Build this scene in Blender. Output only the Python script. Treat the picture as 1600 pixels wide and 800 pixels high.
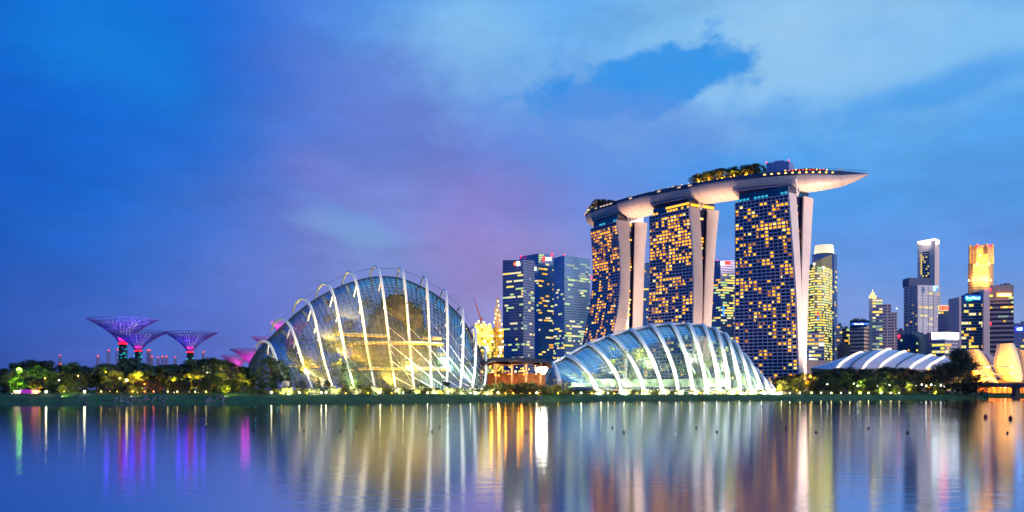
import bpy, bmesh, math, random
from mathutils import Vector, Matrix, noise
RAD = math.radians
F, HY, EYE = 1536.0, 617.0, 2.9      # focal length in photo pixels, horizon row, eye height
rnd = random.Random(7)
for o in list(bpy.data.objects): bpy.data.objects.remove(o)
sc = bpy.context.scene
col = sc.collection

# ------------------------------------------------------------------ camera
cam = bpy.data.cameras.new('camera'); cam_o = bpy.data.objects.new('camera', cam); col.objects.link(cam_o)
cam_o.location = (0, 0, EYE); cam_o.rotation_euler = (RAD(90), 0, 0)
cam.sensor_width = 36; cam.lens = 36 * F / 1600; cam.shift_y = (HY - 400) / 1600
cam.clip_start = 0.5; cam.clip_end = 30000
sc.camera = cam_o
sc.view_settings.view_transform = 'Standard'; sc.view_settings.look = 'None'
sc.view_settings.exposure = 0.0; sc.view_settings.gamma = 1.0
sc.render.engine = 'CYCLES'
try:
    sc.cycles.use_denoising = True; sc.cycles.denoiser = 'OPENIMAGEDENOISE'
except Exception: pass
sc.cycles.max_bounces = 6; sc.cycles.transparent_max_bounces = 16; sc.cycles.diffuse_bounces = 2
sc.cycles.glossy_bounces = 3; sc.cycles.sample_clamp_indirect = 6.0; sc.cycles.sample_clamp_direct = 0.0

def lin(c):
    return tuple((v / 255 / 12.92) if v / 255 <= .04045 else ((v / 255 + .055) / 1.055) ** 2.4 for v in c[:3])
def at(px, py, Y): return Vector(((px - 800) / F * Y, Y, EYE + (HY - py) / F * Y))
def flat(px, Y): return Vector(((px - 800) / F * Y, Y, 0))

# ------------------------------------------------------------------ dusk sky
world = bpy.data.worlds.new('World'); sc.world = world; world.use_nodes = True
nt = world.node_tree; nt.nodes.clear(); N = nt.nodes; LK = nt.links.new
def nd(tree, t, **k):
    n = tree.nodes.new(t)
    for a, b in k.items(): setattr(n, a, b)
    return n
def mth(op, a, b=None, c=None, clamp=False):
    n = nd(nt, 'ShaderNodeMath', operation=op); n.use_clamp = clamp
    for i, v in enumerate((a, b, c)):
        if v is None: continue
        if isinstance(v, (int, float)): n.inputs[i].default_value = v
        else: LK(v, n.inputs[i])
    return n.outputs[0]
def sstep(v, a, b):
    n = nd(nt, 'ShaderNodeMapRange', interpolation_type='SMOOTHSTEP')
    LK(v, n.inputs[0]); n.inputs[1].default_value = a; n.inputs[2].default_value = b
    return n.outputs[0]
def mixc(f, a, b):
    n = nd(nt, 'ShaderNodeMix', data_type='RGBA')
    for s, v in ((n.inputs[0], f), (n.inputs[6], a), (n.inputs[7], b)):
        if isinstance(v, tuple): s.default_value = (*v, 1)
        elif isinstance(v, (int, float)): s.default_value = v
        else: LK(v, s)
    return n.outputs[2]
tc = nd(nt, 'ShaderNodeTexCoord'); sx = nd(nt, 'ShaderNodeSeparateXYZ'); LK(tc.outputs['Generated'], sx.inputs[0])
X, Yd, Z = sx.outputs
hyp = mth('SQRT', mth('ADD', mth('MULTIPLY', X, X), mth('MULTIPLY', Yd, Yd)))
az = mth('ARCTAN2', X, Yd)
el = mth('DIVIDE', mth('MAXIMUM', Z, 0.0), mth('MAXIMUM', hyp, 0.05))
def skynoise(scale, sxy, detail, off, rough=.55):
    cb = nd(nt, 'ShaderNodeCombineXYZ'); LK(mth('MULTIPLY', az, sxy[0]), cb.inputs[0]); LK(mth('MULTIPLY', el, sxy[1]), cb.inputs[1]); cb.inputs[2].default_value = off
    n = nd(nt, 'ShaderNodeTexNoise'); LK(cb.outputs[0], n.inputs['Vector'])
    n.inputs['Scale'].default_value = scale; n.inputs['Detail'].default_value = detail; n.inputs['Roughness'].default_value = rough
    return mth('SUBTRACT', n.outputs[0], 0.5)
n1 = skynoise(5, (1, 1.4), 5, 1.3); n2 = skynoise(5, (1, 1.4), 5, 7.7)
azd = mth('ADD', az, mth('MULTIPLY', n1, 0.16)); eld = mth('ADD', el, mth('MULTIPLY', n2, 0.11))
AZ = lambda px: math.atan((px - 800) / F)
EL = lambda px, py: (HY - py) / F * math.cos(AZ(px))
PXS = [0, 150, 280, 400, 500, 600, 700, 800, 900, 1000, 1100, 1200, 1300, 1400, 1500, 1600]
ROWS = [  # photo row, colour at each PXS
 (610, [(38,80,172),(66,90,180),(84,102,190),(98,114,200),(118,126,202),(128,134,206),(148,148,210),(152,158,214),(145,160,216),(140,160,216),(138,158,216),(136,156,216),(138,158,216),(142,160,214),(146,162,212),(148,162,210)]),
 (517, [(24,80,178),(50,94,190),(70,104,200),(90,116,208),(116,128,210),(126,136,212),(146,144,210),(150,152,214),(138,154,220),(128,154,222),(122,152,222),(120,150,222),(122,152,222),(126,156,220),(128,156,218),(130,156,216)]),
 (400, [(0,86,192),(22,100,206),(50,108,208),(84,118,210),(118,130,208),(120,148,216),(146,132,204),(154,138,206),(136,146,216),(120,150,226),(110,150,228),(104,150,228),(98,150,228),(96,150,228),(96,150,228),(94,148,226)]),
 (310, [(0,86,196),(4,100,208),(34,106,208),(78,116,208),(122,126,208),(114,140,218),(134,128,206),(134,130,208),(112,138,220),(96,144,228),(82,148,230),(78,152,232),(80,154,232),(84,156,232),(84,156,230),(82,154,230)]),
 (225, [(0,94,206),(2,104,212),(30,106,212),(66,116,214),(86,122,212),(98,124,210),(108,128,212),(104,138,222),(94,142,226),(88,150,230),(68,150,234),(64,152,234),(84,162,236),(94,168,236),(90,166,236),(84,162,236)]),
 (130, [(0,104,214),(4,124,220),(6,104,214),(50,110,214),(82,122,214),(92,126,212),(104,146,222),(96,156,230),(88,154,232),(84,158,234),(96,168,236),(130,186,238),(118,180,238),(104,174,238),(86,166,236),(104,176,238)]),
 (50,  [(0,100,212),(0,118,220),(4,106,214),(44,112,216),(76,128,222),(84,148,230),(126,184,238),(120,182,240),(98,170,238),(116,182,240),(124,188,240),(142,196,240),(140,194,240),(130,190,240),(118,184,240),(104,176,240)]),
 (-60, [(0,92,206),(0,108,214),(8,106,216),(48,116,220),(80,134,226),(84,152,232),(104,172,238),(96,168,238),(100,172,240),(118,184,242),(130,190,242),(138,194,242),(136,192,242),(124,186,242),(112,180,242),(100,172,240)]),
]
A0, A1 = AZ(0), AZ(1600)
tpos = mth('DIVIDE', mth('SUBTRACT', azd, A0), A1 - A0)
cur = None
for i, (py, cs) in enumerate(ROWS):
    r = nd(nt, 'ShaderNodeValToRGB'); r.color_ramp.interpolation = 'B_SPLINE'
    e = r.color_ramp.elements
    while len(e) < len(PXS): e.new(0.5)
    for k, (p, c) in enumerate(zip(PXS, cs)):
        e[k].position = (AZ(p) - A0) / (A1 - A0); e[k].color = (*lin(c), 1)
    LK(tpos, r.inputs[0])
    if cur is None: cur = r.outputs[0]
    else:
        lo = EL(800, ROWS[i-1][0]); hi = EL(800, py)
        cur = mixc(sstep(eld, lo, hi), cur, r.outputs[0])
# soft cloud texture over everything
f1 = skynoise(9, (1, 2.2), 8, 3.1, .62); f2 = skynoise(22, (1, 3.2), 5, 9.4, .6)
tex = mth('ADD', mth('MULTIPLY', f1, .55), mth('MULTIPLY', f2, .26))
val = nd(nt, 'ShaderNodeVectorMath', operation='SCALE'); LK(cur, val.inputs[0]); LK(mth('ADD', 1.0, mth('MULTIPLY', tex, .8)), val.inputs[3])
cur = val.outputs[0]
def blob(px, py, rx, ry, soft, amp, rot=0.0, fine=0.5, seed=0.0):
    """mask of one cloud: an ellipse on the sky with its outline broken up by noise"""
    b1 = mth('ADD', skynoise(7, (1, 1.2), 3, 20 + seed, .5), mth('MULTIPLY', skynoise(19, (1, 1.15), 7, 40 + seed, .6), .75))
    dx = mth('SUBTRACT', az, AZ(px)); dy = mth('SUBTRACT', el, EL(px, py))
    ca, sa = math.cos(rot), math.sin(rot)
    ux = mth('DIVIDE', mth('ADD', mth('MULTIPLY', dx, ca), mth('MULTIPLY', dy, sa)), rx / F)
    uy = mth('DIVIDE', mth('SUBTRACT', mth('MULTIPLY', dy, ca), mth('MULTIPLY', dx, sa)), ry / F)
    d = mth('SQRT', mth('ADD', mth('MULTIPLY', ux, ux), mth('MULTIPLY', uy, uy)))
    d = mth('ADD', d, mth('MULTIPLY', b1, amp))
    return sstep(d, 1.0 + soft, 1.0 - soft)
def paint(m, k, c):
    global cur
    cur = mixc(mth('MULTIPLY', m, k), cur, lin(c))
paint(blob(1180, 95, 200, 85, .8, 2.6, .25, seed=1), .55, (158, 206, 242))
paint(blob(735, 80, 95, 75, .8, 3, -.6, seed=2), .5, (140, 198, 242))
paint(blob(1400, 100, 260, 60, .9, 2.4, .2, seed=9), .6, (150, 204, 246))
paint(blob(1020, 125, 150, 46, .32, 3.6, .12, seed=3), .85, (34, 144, 234))
paint(blob(1120, 97, 50, 36, .3, 3.4, -.2, seed=4), .62, (50, 150, 234))
paint(blob(1200, 190, 70, 40, .5, 3.4, -.2, seed=5), .5, (60, 150, 234))
paint(blob(960, 205, 190, 62, .5, 1.3, -.1, seed=6), .65, (98, 146, 226))
paint(blob(1470, 138, 130, 24, .6, 1.6, .22, seed=7), .6, (48, 150, 236))
paint(blob(560, 362, 60, 15, .9, 4, -.25, seed=8), .45, (122, 172, 224))
paint(blob(520, 325, 60, 12, .8, 1.8, -.35, seed=11), .35, (96, 152, 222))
paint(blob(180, 60, 140, 50, .8, 1.6, -.5, seed=12), .3, (10, 136, 224))
bg = nd(nt, 'ShaderNodeBackground'); LK(cur, bg.inputs[0]); bg.inputs[1].default_value = 0.97
SUN_EL, SUN_AZ = 4.0, 122.0     # afterglow from behind the camera's right shoulder
sky = nd(nt, 'ShaderNodeTexSky'); sky.sky_type = 'NISHITA'; sky.sun_disc = False
sky.sun_elevation = RAD(SUN_EL); sky.sun_rotation = RAD(SUN_AZ)
bg2 = nd(nt, 'ShaderNodeBackground'); LK(sky.outputs[0], bg2.inputs[0]); bg2.inputs[1].default_value = 0.005
addsh = nd(nt, 'ShaderNodeAddShader'); LK(bg.outputs[0], addsh.inputs[0]); LK(bg2.outputs[0], addsh.inputs[1])
wo = nd(nt, 'ShaderNodeOutputWorld'); LK(addsh.outputs[0], wo.inputs[0])
sun = bpy.data.lights.new('afterglow', 'SUN'); sun.energy = 1.9; sun.angle = RAD(14); sun.color = (1.0, .76, .64)
sun_o = bpy.data.objects.new('afterglow', sun); col.objects.link(sun_o)
sd = Vector((math.sin(RAD(SUN_AZ)) * math.cos(RAD(SUN_EL)), math.cos(RAD(SUN_AZ)) * math.cos(RAD(SUN_EL)), math.sin(RAD(SUN_EL))))
sun_o.rotation_euler = sd.to_track_quat('Z', 'Y').to_euler()

# ------------------------------------------------------------------ helpers
_mats = {}
def mat(name, rgb, rough=.6, metal=0., var=.18, scale=.35, ior=None, bump=0.):
    """procedural surface: base colour broken up by noise"""
    if name in _mats: return _mats[name]
    m = bpy.data.materials.new(name); m.use_nodes = True; t = m.node_tree; p = t.nodes['Principled BSDF']
    c = lin(rgb)
    tco = nd(t, 'ShaderNodeTexCoord'); nz = nd(t, 'ShaderNodeTexNoise'); t.links.new(tco.outputs['Object'], nz.inputs['Vector'])
    nz.inputs['Scale'].default_value = scale; nz.inputs['Detail'].default_value = 5
    r = nd(t, 'ShaderNodeValToRGB'); t.links.new(nz.outputs[0], r.inputs[0])
    r.color_ramp.elements[0].position = .3; r.color_ramp.elements[1].position = .7
    r.color_ramp.elements[0].color = (*[v * (1 - var) for v in c], 1); r.color_ramp.elements[1].color = (*[min(1, v * (1 + var)) for v in c], 1)
    t.links.new(r.outputs[0], p.inputs['Base Color'])
    p.inputs['Roughness'].default_value = rough; p.inputs['Metallic'].default_value = metal
    if ior: p.inputs['IOR'].default_value = ior
    if bump:
        b = nd(t, 'ShaderNodeBump'); b.inputs['Strength'].default_value = bump; t.links.new(nz.outputs[0], b.inputs['Height']); t.links.new(b.outputs[0], p.inputs['Normal'])
    _mats[name] = m; return m
def glow(name, rgb, s, var=0.0, scale=.5, sample=False):
    """something that gives off light; var breaks the brightness up"""
    if name in _mats: return _mats[name]
    m = bpy.data.materials.new(name); m.use_nodes = True; t = m.node_tree; p = t.nodes['Principled BSDF']
    c = lin(rgb)
    p.inputs['Base Color'].default_value = (*[v * .3 for v in c], 1); p.inputs['Emission Color'].default_value = (*c, 1)
    p.inputs['Emission Strength'].default_value = s
    if var:
        tco = nd(t, 'ShaderNodeTexCoord'); nz = nd(t, 'ShaderNodeTexNoise'); t.links.new(tco.outputs['Object'], nz.inputs['Vector'])
        nz.inputs['Scale'].default_value = scale; nz.inputs['Detail'].default_value = 3
        mr = nd(t, 'ShaderNodeMapRange'); t.links.new(nz.outputs[0], mr.inputs[0])
        mr.inputs[1].default_value = .3; mr.inputs[2].default_value = .7; mr.inputs[3].default_value = s * (1 - var); mr.inputs[4].default_value = s * (1 + var)
        t.links.new(mr.outputs[0], p.inputs['Emission Strength'])
    m.cycles.emission_sampling = 'AUTO' if sample else 'NONE'
    _mats[name] = m; return m
def leafmat(name, rgb, var=.55):
    if name in _mats: return _mats[name]
    m = bpy.data.materials.new(name); m.use_nodes = True; t = m.node_tree; p = t.nodes['Principled BSDF']
    c = lin(rgb)
    geo = nd(t, 'ShaderNodeNewGeometry'); oi = nd(t, 'ShaderNodeObjectInfo')
    ad = nd(t, 'ShaderNodeMath', operation='ADD'); t.links.new(geo.outputs['Random Per Island'], ad.inputs[0]); t.links.new(oi.outputs['Random'], ad.inputs[1])
    hf = nd(t, 'ShaderNodeMath', operation='MULTIPLY'); t.links.new(ad.outputs[0], hf.inputs[0]); hf.inputs[1].default_value = .5
    r = nd(t, 'ShaderNodeValToRGB'); t.links.new(hf.outputs[0], r.inputs[0])
    r.color_ramp.elements[0].color = (*[v * (1 - var) for v in c], 1); r.color_ramp.elements[1].color = (c[0] * (1 + var * 1.3), c[1] * (1 + var), c[2] * (1 + var * .4), 1)
    t.links.new(r.outputs[0], p.inputs['Base Color']); p.inputs['Roughness'].default_value = .65
    tr = nd(t, 'ShaderNodeBsdfTranslucent'); t.links.new(r.outputs[0], tr.inputs[0])
    mx = nd(t, 'ShaderNodeMixShader'); mx.inputs[0].default_value = .25
    t.links.new(p.outputs[0], mx.inputs[1]); t.links.new(tr.outputs[0], mx.inputs[2]); t.links.new(mx.outputs[0], t.nodes['Material Output'].inputs[0])
    _mats[name] = m; return m
def glassmat(name, tint, clear, rough=.05, refl=(.75, .9, 1.0), base=.12, glow_veil=.1):
    """thin glazing: part see-through, part mirror of the sky, more mirror at a glance"""
    m = bpy.data.materials.new(name); m.use_nodes = True; t = m.node_tree; t.nodes.clear()
    tr = nd(t, 'ShaderNodeBsdfTransparent'); tr.inputs[0].default_value = (*tint, 1)
    gl = nd(t, 'ShaderNodeBsdfGlossy'); gl.inputs['Color'].default_value = (*refl, 1); gl.inputs['Roughness'].default_value = rough
    lw = nd(t, 'ShaderNodeLayerWeight'); lw.inputs[0].default_value = clear
    geo = nd(t, 'ShaderNodeNewGeometry'); nz = nd(t, 'ShaderNodeTexNoise'); nz.inputs['Scale'].default_value = .25; t.links.new(geo.outputs['Position'], nz.inputs['Vector'])
    a = nd(t, 'ShaderNodeMath', operation='MULTIPLY_ADD'); t.links.new(nz.outputs[0], a.inputs[0]); a.inputs[1].default_value = .2; a.inputs[2].default_value = base - .1
    b = nd(t, 'ShaderNodeMath', operation='ADD'); b.use_clamp = True; t.links.new(a.outputs[0], b.inputs[0]); t.links.new(lw.outputs['Fresnel'], b.inputs[1])
    mx = nd(t, 'ShaderNodeMixShader'); t.links.new(b.outputs[0], mx.inputs[0]); t.links.new(tr.outputs[0], mx.inputs[1]); t.links.new(gl.outputs[0], mx.inputs[2])
    # diffuse veil added so the lamps make the glass glow, lit from both sides
    d1 = nd(t, 'ShaderNodeBsdfDiffuse'); d2 = nd(t, 'ShaderNodeBsdfTranslucent')
    for d in (d1, d2): d.inputs[0].default_value = (.72, .74, .66, 1)
    dm = nd(t, 'ShaderNodeMixShader'); dm.inputs[0].default_value = .6; t.links.new(d1.outputs[0], dm.inputs[1]); t.links.new(d2.outputs[0], dm.inputs[2])
    fm = nd(t, 'ShaderNodeMixShader'); fm.inputs[0].default_value = glow_veil; t.links.new(mx.outputs[0], fm.inputs[1]); t.links.new(dm.outputs[0], fm.inputs[2])
    o = nd(t, 'ShaderNodeOutputMaterial'); t.links.new(fm.outputs[0], o.inputs[0])
    return m

class MB:
    """collects faces; build() links them as ONE mesh object"""
    def __init__(s): s.v = []; s.f = []; s.m = []; s.k = 0
    def face(s, *pts):
        b = len(s.v); s.v += [tuple(p) for p in pts]; s.f.append(tuple(range(b, b + len(pts)))); s.m.append(s.k); return s
    def box(s, x0, x1, y0, y1, z0, z1):
        return s.loft([[(x0,y0,z0),(x1,y0,z0),(x1,y1,z0),(x0,y1,z0)], [(x0,y0,z1),(x1,y0,z1),(x1,y1,z1),(x0,y1,z1)]])
    def loft(s, rings, closed=True, caps=True):
        b = len(s.v); n = len(rings[0])
        for r in rings: s.v += [tuple(p) for p in r]
        for i in range(len(rings) - 1):
            for j in range(n if closed else n - 1):
                j2 = (j + 1) % n
                s.f.append((b + i*n + j, b + i*n + j2, b + (i+1)*n + j2, b + (i+1)*n + j)); s.m.append(s.k)
        if caps and closed:
            s.f.append(tuple(b + j for j in reversed(range(n)))); s.m.append(s.k)
            s.f.append(tuple(b + (len(rings)-1)*n + j for j in range(n))); s.m.append(s.k)
        return s
    def prism(s, poly, z0, z1):
        zt = z1 if isinstance(z1, (list, tuple)) else [z1] * len(poly)
        return s.loft([[(p[0], p[1], z0) for p in poly], [(p[0], p[1], z) for p, z in zip(poly, zt)]])
    def tube(s, pts, r, n=6, caps=True, flatten=1.0):
        pts = [Vector(p) for p in pts]; rings = []
        for i, p in enumerate(pts):
            t = (pts[min(i+1, len(pts)-1)] - pts[max(i-1, 0)])
            if t.length < 1e-9: t = Vector((0,0,1))
            t.normalize()
            ref = Vector((0,0,1)) if abs(t.z) < .95 else Vector((1,0,0))
            if i == 0: a = t.cross(ref).normalized()
            else:
                a = a - t * a.dot(t)
                a = a.normalized() if a.length > 1e-6 else t.cross(ref).normalized()
            b = t.cross(a)
            rr = r[i] if isinstance(r, (list, tuple)) else r
            rings.append([p + (a * math.cos(2*math.pi*k/n) + b * (math.sin(2*math.pi*k/n) * flatten)) * rr for k in range(n)])
        return s.loft(rings, True, caps)
    def lathe(s, prof, n=16, c=(0,0,0)):
        return s.loft([[(c[0] + r*math.cos(2*math.pi*k/n), c[1] + r*math.sin(2*math.pi*k/n), c[2] + z) for k in range(n)] for r, z in prof])
    def ball(s, c, r, n=8, sq=1.0):
        return s.lathe([(max(.01, r*math.sin(math.pi*i/(n//2+1))), -r*sq*math.cos(math.pi*i/(n//2+1))) for i in range(n//2+2)], n, c)
    def rock(s, c, r, rg, sub=2):
        bm = bmesh.new(); bmesh.ops.create_icosphere(bm, subdivisions=sub, radius=1)
        o = Vector((rg.random()*50, rg.random()*50, rg.random()*50)); b = len(s.v)
        sx_, sy_, sz_ = r*rg.uniform(.8,1.3), r*rg.uniform(.7,1.1), r*rg.uniform(.5,.8)
        for v in bm.verts:
            k = 1 + .45 * noise.noise(v.co * 1.3 + o)
            s.v.append((c[0] + v.co.x*k*sx_, c[1] + v.co.y*k*sy_, c[2] + v.co.z*k*sz_))
        for f in bm.faces: s.f.append(tuple(b + v.index for v in f.verts)); s.m.append(s.k)
        bm.free(); return s
    def leaf(s, p, nrm, size, rg):
        a = nrm.orthogonal().normalized(); a.rotate(Matrix.Rotation(rg.random()*6.28, 3, nrm)); b = nrm.cross(a)
        w = size * rg.uniform(.35, .6)
        return s.face(p - a*size*.5, p + b*w*.5, p + a*size*.5, p - b*w*.5)
    def mesh(s, name, mats, smooth=False):
        me = bpy.data.meshes.new(name); me.from_pydata(s.v, [], s.f)
        for m in (mats if isinstance(mats, (list, tuple)) else [mats]): me.materials.append(m)
        if any(s.m): me.polygons.foreach_set('material_index', s.m)
        if smooth: me.polygons.foreach_set('use_smooth', [True]*len(s.f))
        me.update(); return me
    def build(s, name, mats, parent=None, smooth=False, loc=None):
        o = bpy.data.objects.new(name, s.mesh(name, mats, smooth)); col.objects.link(o)
        if parent: o.parent = parent
        if loc is not None: o.location = loc
        return o
def tag(o, label=None, cat=None, group=None, kind=None):
    for k, v in (('label', label), ('category', cat), ('group', group), ('kind', kind)):
        if v: o[k] = v
    return o
def thing(name, label, cat, loc=(0,0,0), rz=0, group=None):
    o = bpy.data.objects.new(name, None); col.objects.link(o); o.location = loc; o.rotation_euler = (0,0,rz); o.empty_display_size = 1
    return tag(o, label, cat, group)
def lamp(kind, loc, power, rgb, parent=None, radius=.3, aim=None, cone=60, blend=.6):
    L = bpy.data.lights.new('lamp_light', kind); L.energy = power; L.color = lin(rgb) if max(rgb) > 1 else rgb
    if kind in ('POINT', 'SPOT'): L.shadow_soft_size = radius
    if kind == 'SPOT': L.spot_size = RAD(cone); L.spot_blend = blend
    o = bpy.data.objects.new('lamp_light', L); col.objects.link(o)
    o.location = loc
    if aim is not None: o.rotation_euler = (Vector(loc) - Vector(aim)).to_track_quat('Z', 'Y').to_euler()
    if parent: o.parent = parent
    return o
def interp(tab, x):
    if x <= tab[0][0]: a, b = tab[0], tab[1]
    elif x >= tab[-1][0]: a, b = tab[-2], tab[-1]
    else:
        for a, b in zip(tab, tab[1:]):
            if a[0] <= x <= b[0]: break
    return a[1] + (b[1]-a[1]) * (x-a[0]) / (b[0]-a[0])
def clampi(tab, x): return interp(tab, min(max(x, tab[0][0]), tab[-1][0]))
def cr(P, t):
    """Catmull-Rom through a list of Vectors, t in 0..len-1"""
    i = max(0, min(int(t), len(P)-2)); u = t - i
    p1, p2 = P[i], P[i+1]; p0 = P[i-1] if i > 0 else p1*2-p2; p3 = P[i+2] if i+2 < len(P) else p2*2-p1
    return .5*((2*p1) + (p2-p0)*u + (2*p0-5*p1+4*p2-p3)*u*u + (3*p1-p0-3*p2+p3)*u*u*u)
ORD = ['first','second','third','fourth','fifth','sixth','seventh','eighth','ninth','tenth','eleventh','twelfth','thirteenth','fourteenth','fifteenth','sixteenth','seventeenth','eighteenth','nineteenth','twentieth']

# ------------------------------------------------------------------ water, ground
SHORE = [(-3000,300),(-400,290),(100,297),(300,325),(500,356),(740,405),(900,455),(1050,490),(1200,512),(1300,545),(1400,585),(1545,640),(4000,640)]
def shore(px): return clampi(SHORE, px)
def ground_z(px, Y):
    d = Y - shore(px)
    return clampi([(-3,-.7),(0,0),(10,2.6),(14,3.1),(45,4.8),(1e5,4.8)], d)
def gpt(px, Y): return Vector(((px-800)/F*Y, Y, ground_z(px, Y)))

wm = bpy.data.materials.new('bay_water'); wm.use_nodes = True; t = wm.node_tree; t.nodes.clear()
geo = nd(t, 'ShaderNodeNewGeometry'); mp = nd(t, 'ShaderNodeMapping'); t.links.new(geo.outputs['Position'], mp.inputs[0]); mp.inputs['Scale'].default_value = (.5, 1.2, 1)
nz = nd(t, 'ShaderNodeTexNoise'); t.links.new(mp.outputs[0], nz.inputs['Vector']); nz.inputs['Scale'].default_value = .9; nz.inputs['Detail'].default_value = 3
bp = nd(t, 'ShaderNodeBump'); bp.inputs['Strength'].default_value = .09; bp.inputs['Distance'].default_value = .12; t.links.new(nz.outputs[0], bp.inputs['Height'])
gl = nd(t, 'ShaderNodeBsdfGlossy'); gl.distribution = 'BECKMANN'; gl.inputs['Color'].default_value = (.84, .93, .99, 1); t.links.new(bp.outputs[0], gl.inputs['Normal'])
# broad patches of slightly rougher and calmer water
n2w = nd(t, 'ShaderNodeTexNoise'); m2 = nd(t, 'ShaderNodeMapping'); m2.inputs['Scale'].default_value = (.006, .03, 1); t.links.new(geo.outputs['Position'], m2.inputs[0]); t.links.new(m2.outputs[0], n2w.inputs['Vector']); n2w.inputs['Scale'].default_value = 1; n2w.inputs['Detail'].default_value = 3
mr = nd(t, 'ShaderNodeMapRange'); t.links.new(n2w.outputs[0], mr.inputs[0]); mr.inputs[1].default_value = .3; mr.inputs[2].default_value = .7; mr.inputs[3].default_value = .095; mr.inputs[4].default_value = .125
t.links.new(mr.outputs[0], gl.inputs['Roughness'])
df = nd(t, 'ShaderNodeBsdfDiffuse'); df.inputs[0].default_value = (.012, .05, .09, 1)
lw = nd(t, 'ShaderNodeFresnel'); lw.inputs[0].default_value = 1.75
mx = nd(t, 'ShaderNodeMixShader'); wf = nd(t, 'ShaderNodeMath', operation='MULTIPLY_ADD'); t.links.new(lw.outputs[0], wf.inputs[0]); wf.inputs[1].default_value = .3; wf.inputs[2].default_value = .69
t.links.new(wf.outputs[0], mx.inputs[0]); t.links.new(df.outputs[0], mx.inputs[1]); t.links.new(gl.outputs[0], mx.inputs[2])
om = nd(t, 'ShaderNodeOutputMaterial'); t.links.new(mx.outputs[0], om.inputs[0])
w = MB(); w.face((-6000,-300,0),(6000,-300,0),(6000,1200,0),(-6000,1200,0)); tag(w.build('water', wm), kind='structure')

gm = mat('lawn', (30, 78, 36), .9, var=.45, scale=.25, bump=.4)
g = MB()
cols = list(range(-3000, -400, 400)) + list(range(-400, 1545, 15)) + [1545]
ds = [-3, 0, 2, 4.5, 7, 10, 14, 22, 45, 100, 230]
rows = []
for d in ds:
    row = []
    for px in cols:
        Y = shore(px) + d
        if d >= 230: Y = 1010
        p = gpt(px, Y)
        if 0 < d < 45:
            p.z += .7 * noise.noise(Vector((p.x*.07, p.y*.13, 2))) * min(1, d/6)
        if -1 < d < 3: p.y += 3.5 * noise.noise(Vector((p.x*.045, 5, 1))) + 1.2*noise.noise(Vector((p.x*.2, 5, 1)))
        row.append(p)
    rows.append(row)
g.loft(rows, closed=False)
g.face((-2600,1010,4.8),(490,1010,4.8),(8000,1010,4.8),(9000,9000,4.8),(-9000,9000,4.8))
g.face((486,1010,-.5),(8000,1010,-.5),(8000,1010,4.8),(486,1010,4.8))
g.face((310,640,-.5),(490,1010,-.5),(490,1010,4.8),(310,640,4.8))
tag(g.build('ground', gm, smooth=True), kind='structure')
# ------------------------------------------------------------------ the three hotel towers
M_SLAB = mat('pale_end_wall', (224, 206, 196), .7, var=.07, scale=.06)
M_LEDGE = mat('balcony_ledge', (204, 194, 214), .7, var=.15)
M_NIGHTGLASS = mat('night_glass', (34, 40, 78), .12, var=.3, scale=.2, ior=1.6)
M_TEAL = mat('teal_glass', (20, 70, 100), .15, var=.4, scale=.2, ior=1.7)
M_WHITE = mat('white_paint', (225, 225, 228), .5, var=.05)
G_ROOM = [glow('room_amber', (255, 164, 20), 2.1), glow('room_gold', (255, 182, 36), 1.7), glow('room_bright', (255, 214, 110), 2.2), glow('room_dim', (240, 140, 20), .8)]
G_TEALWIN = glow('teal_window', (60, 200, 230), .9); G_AMBERBAR = glow('amber_bar', (255, 176, 40), 2.0); G_RED = glow('red_beacon', (255, 30, 60), 6)

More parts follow.
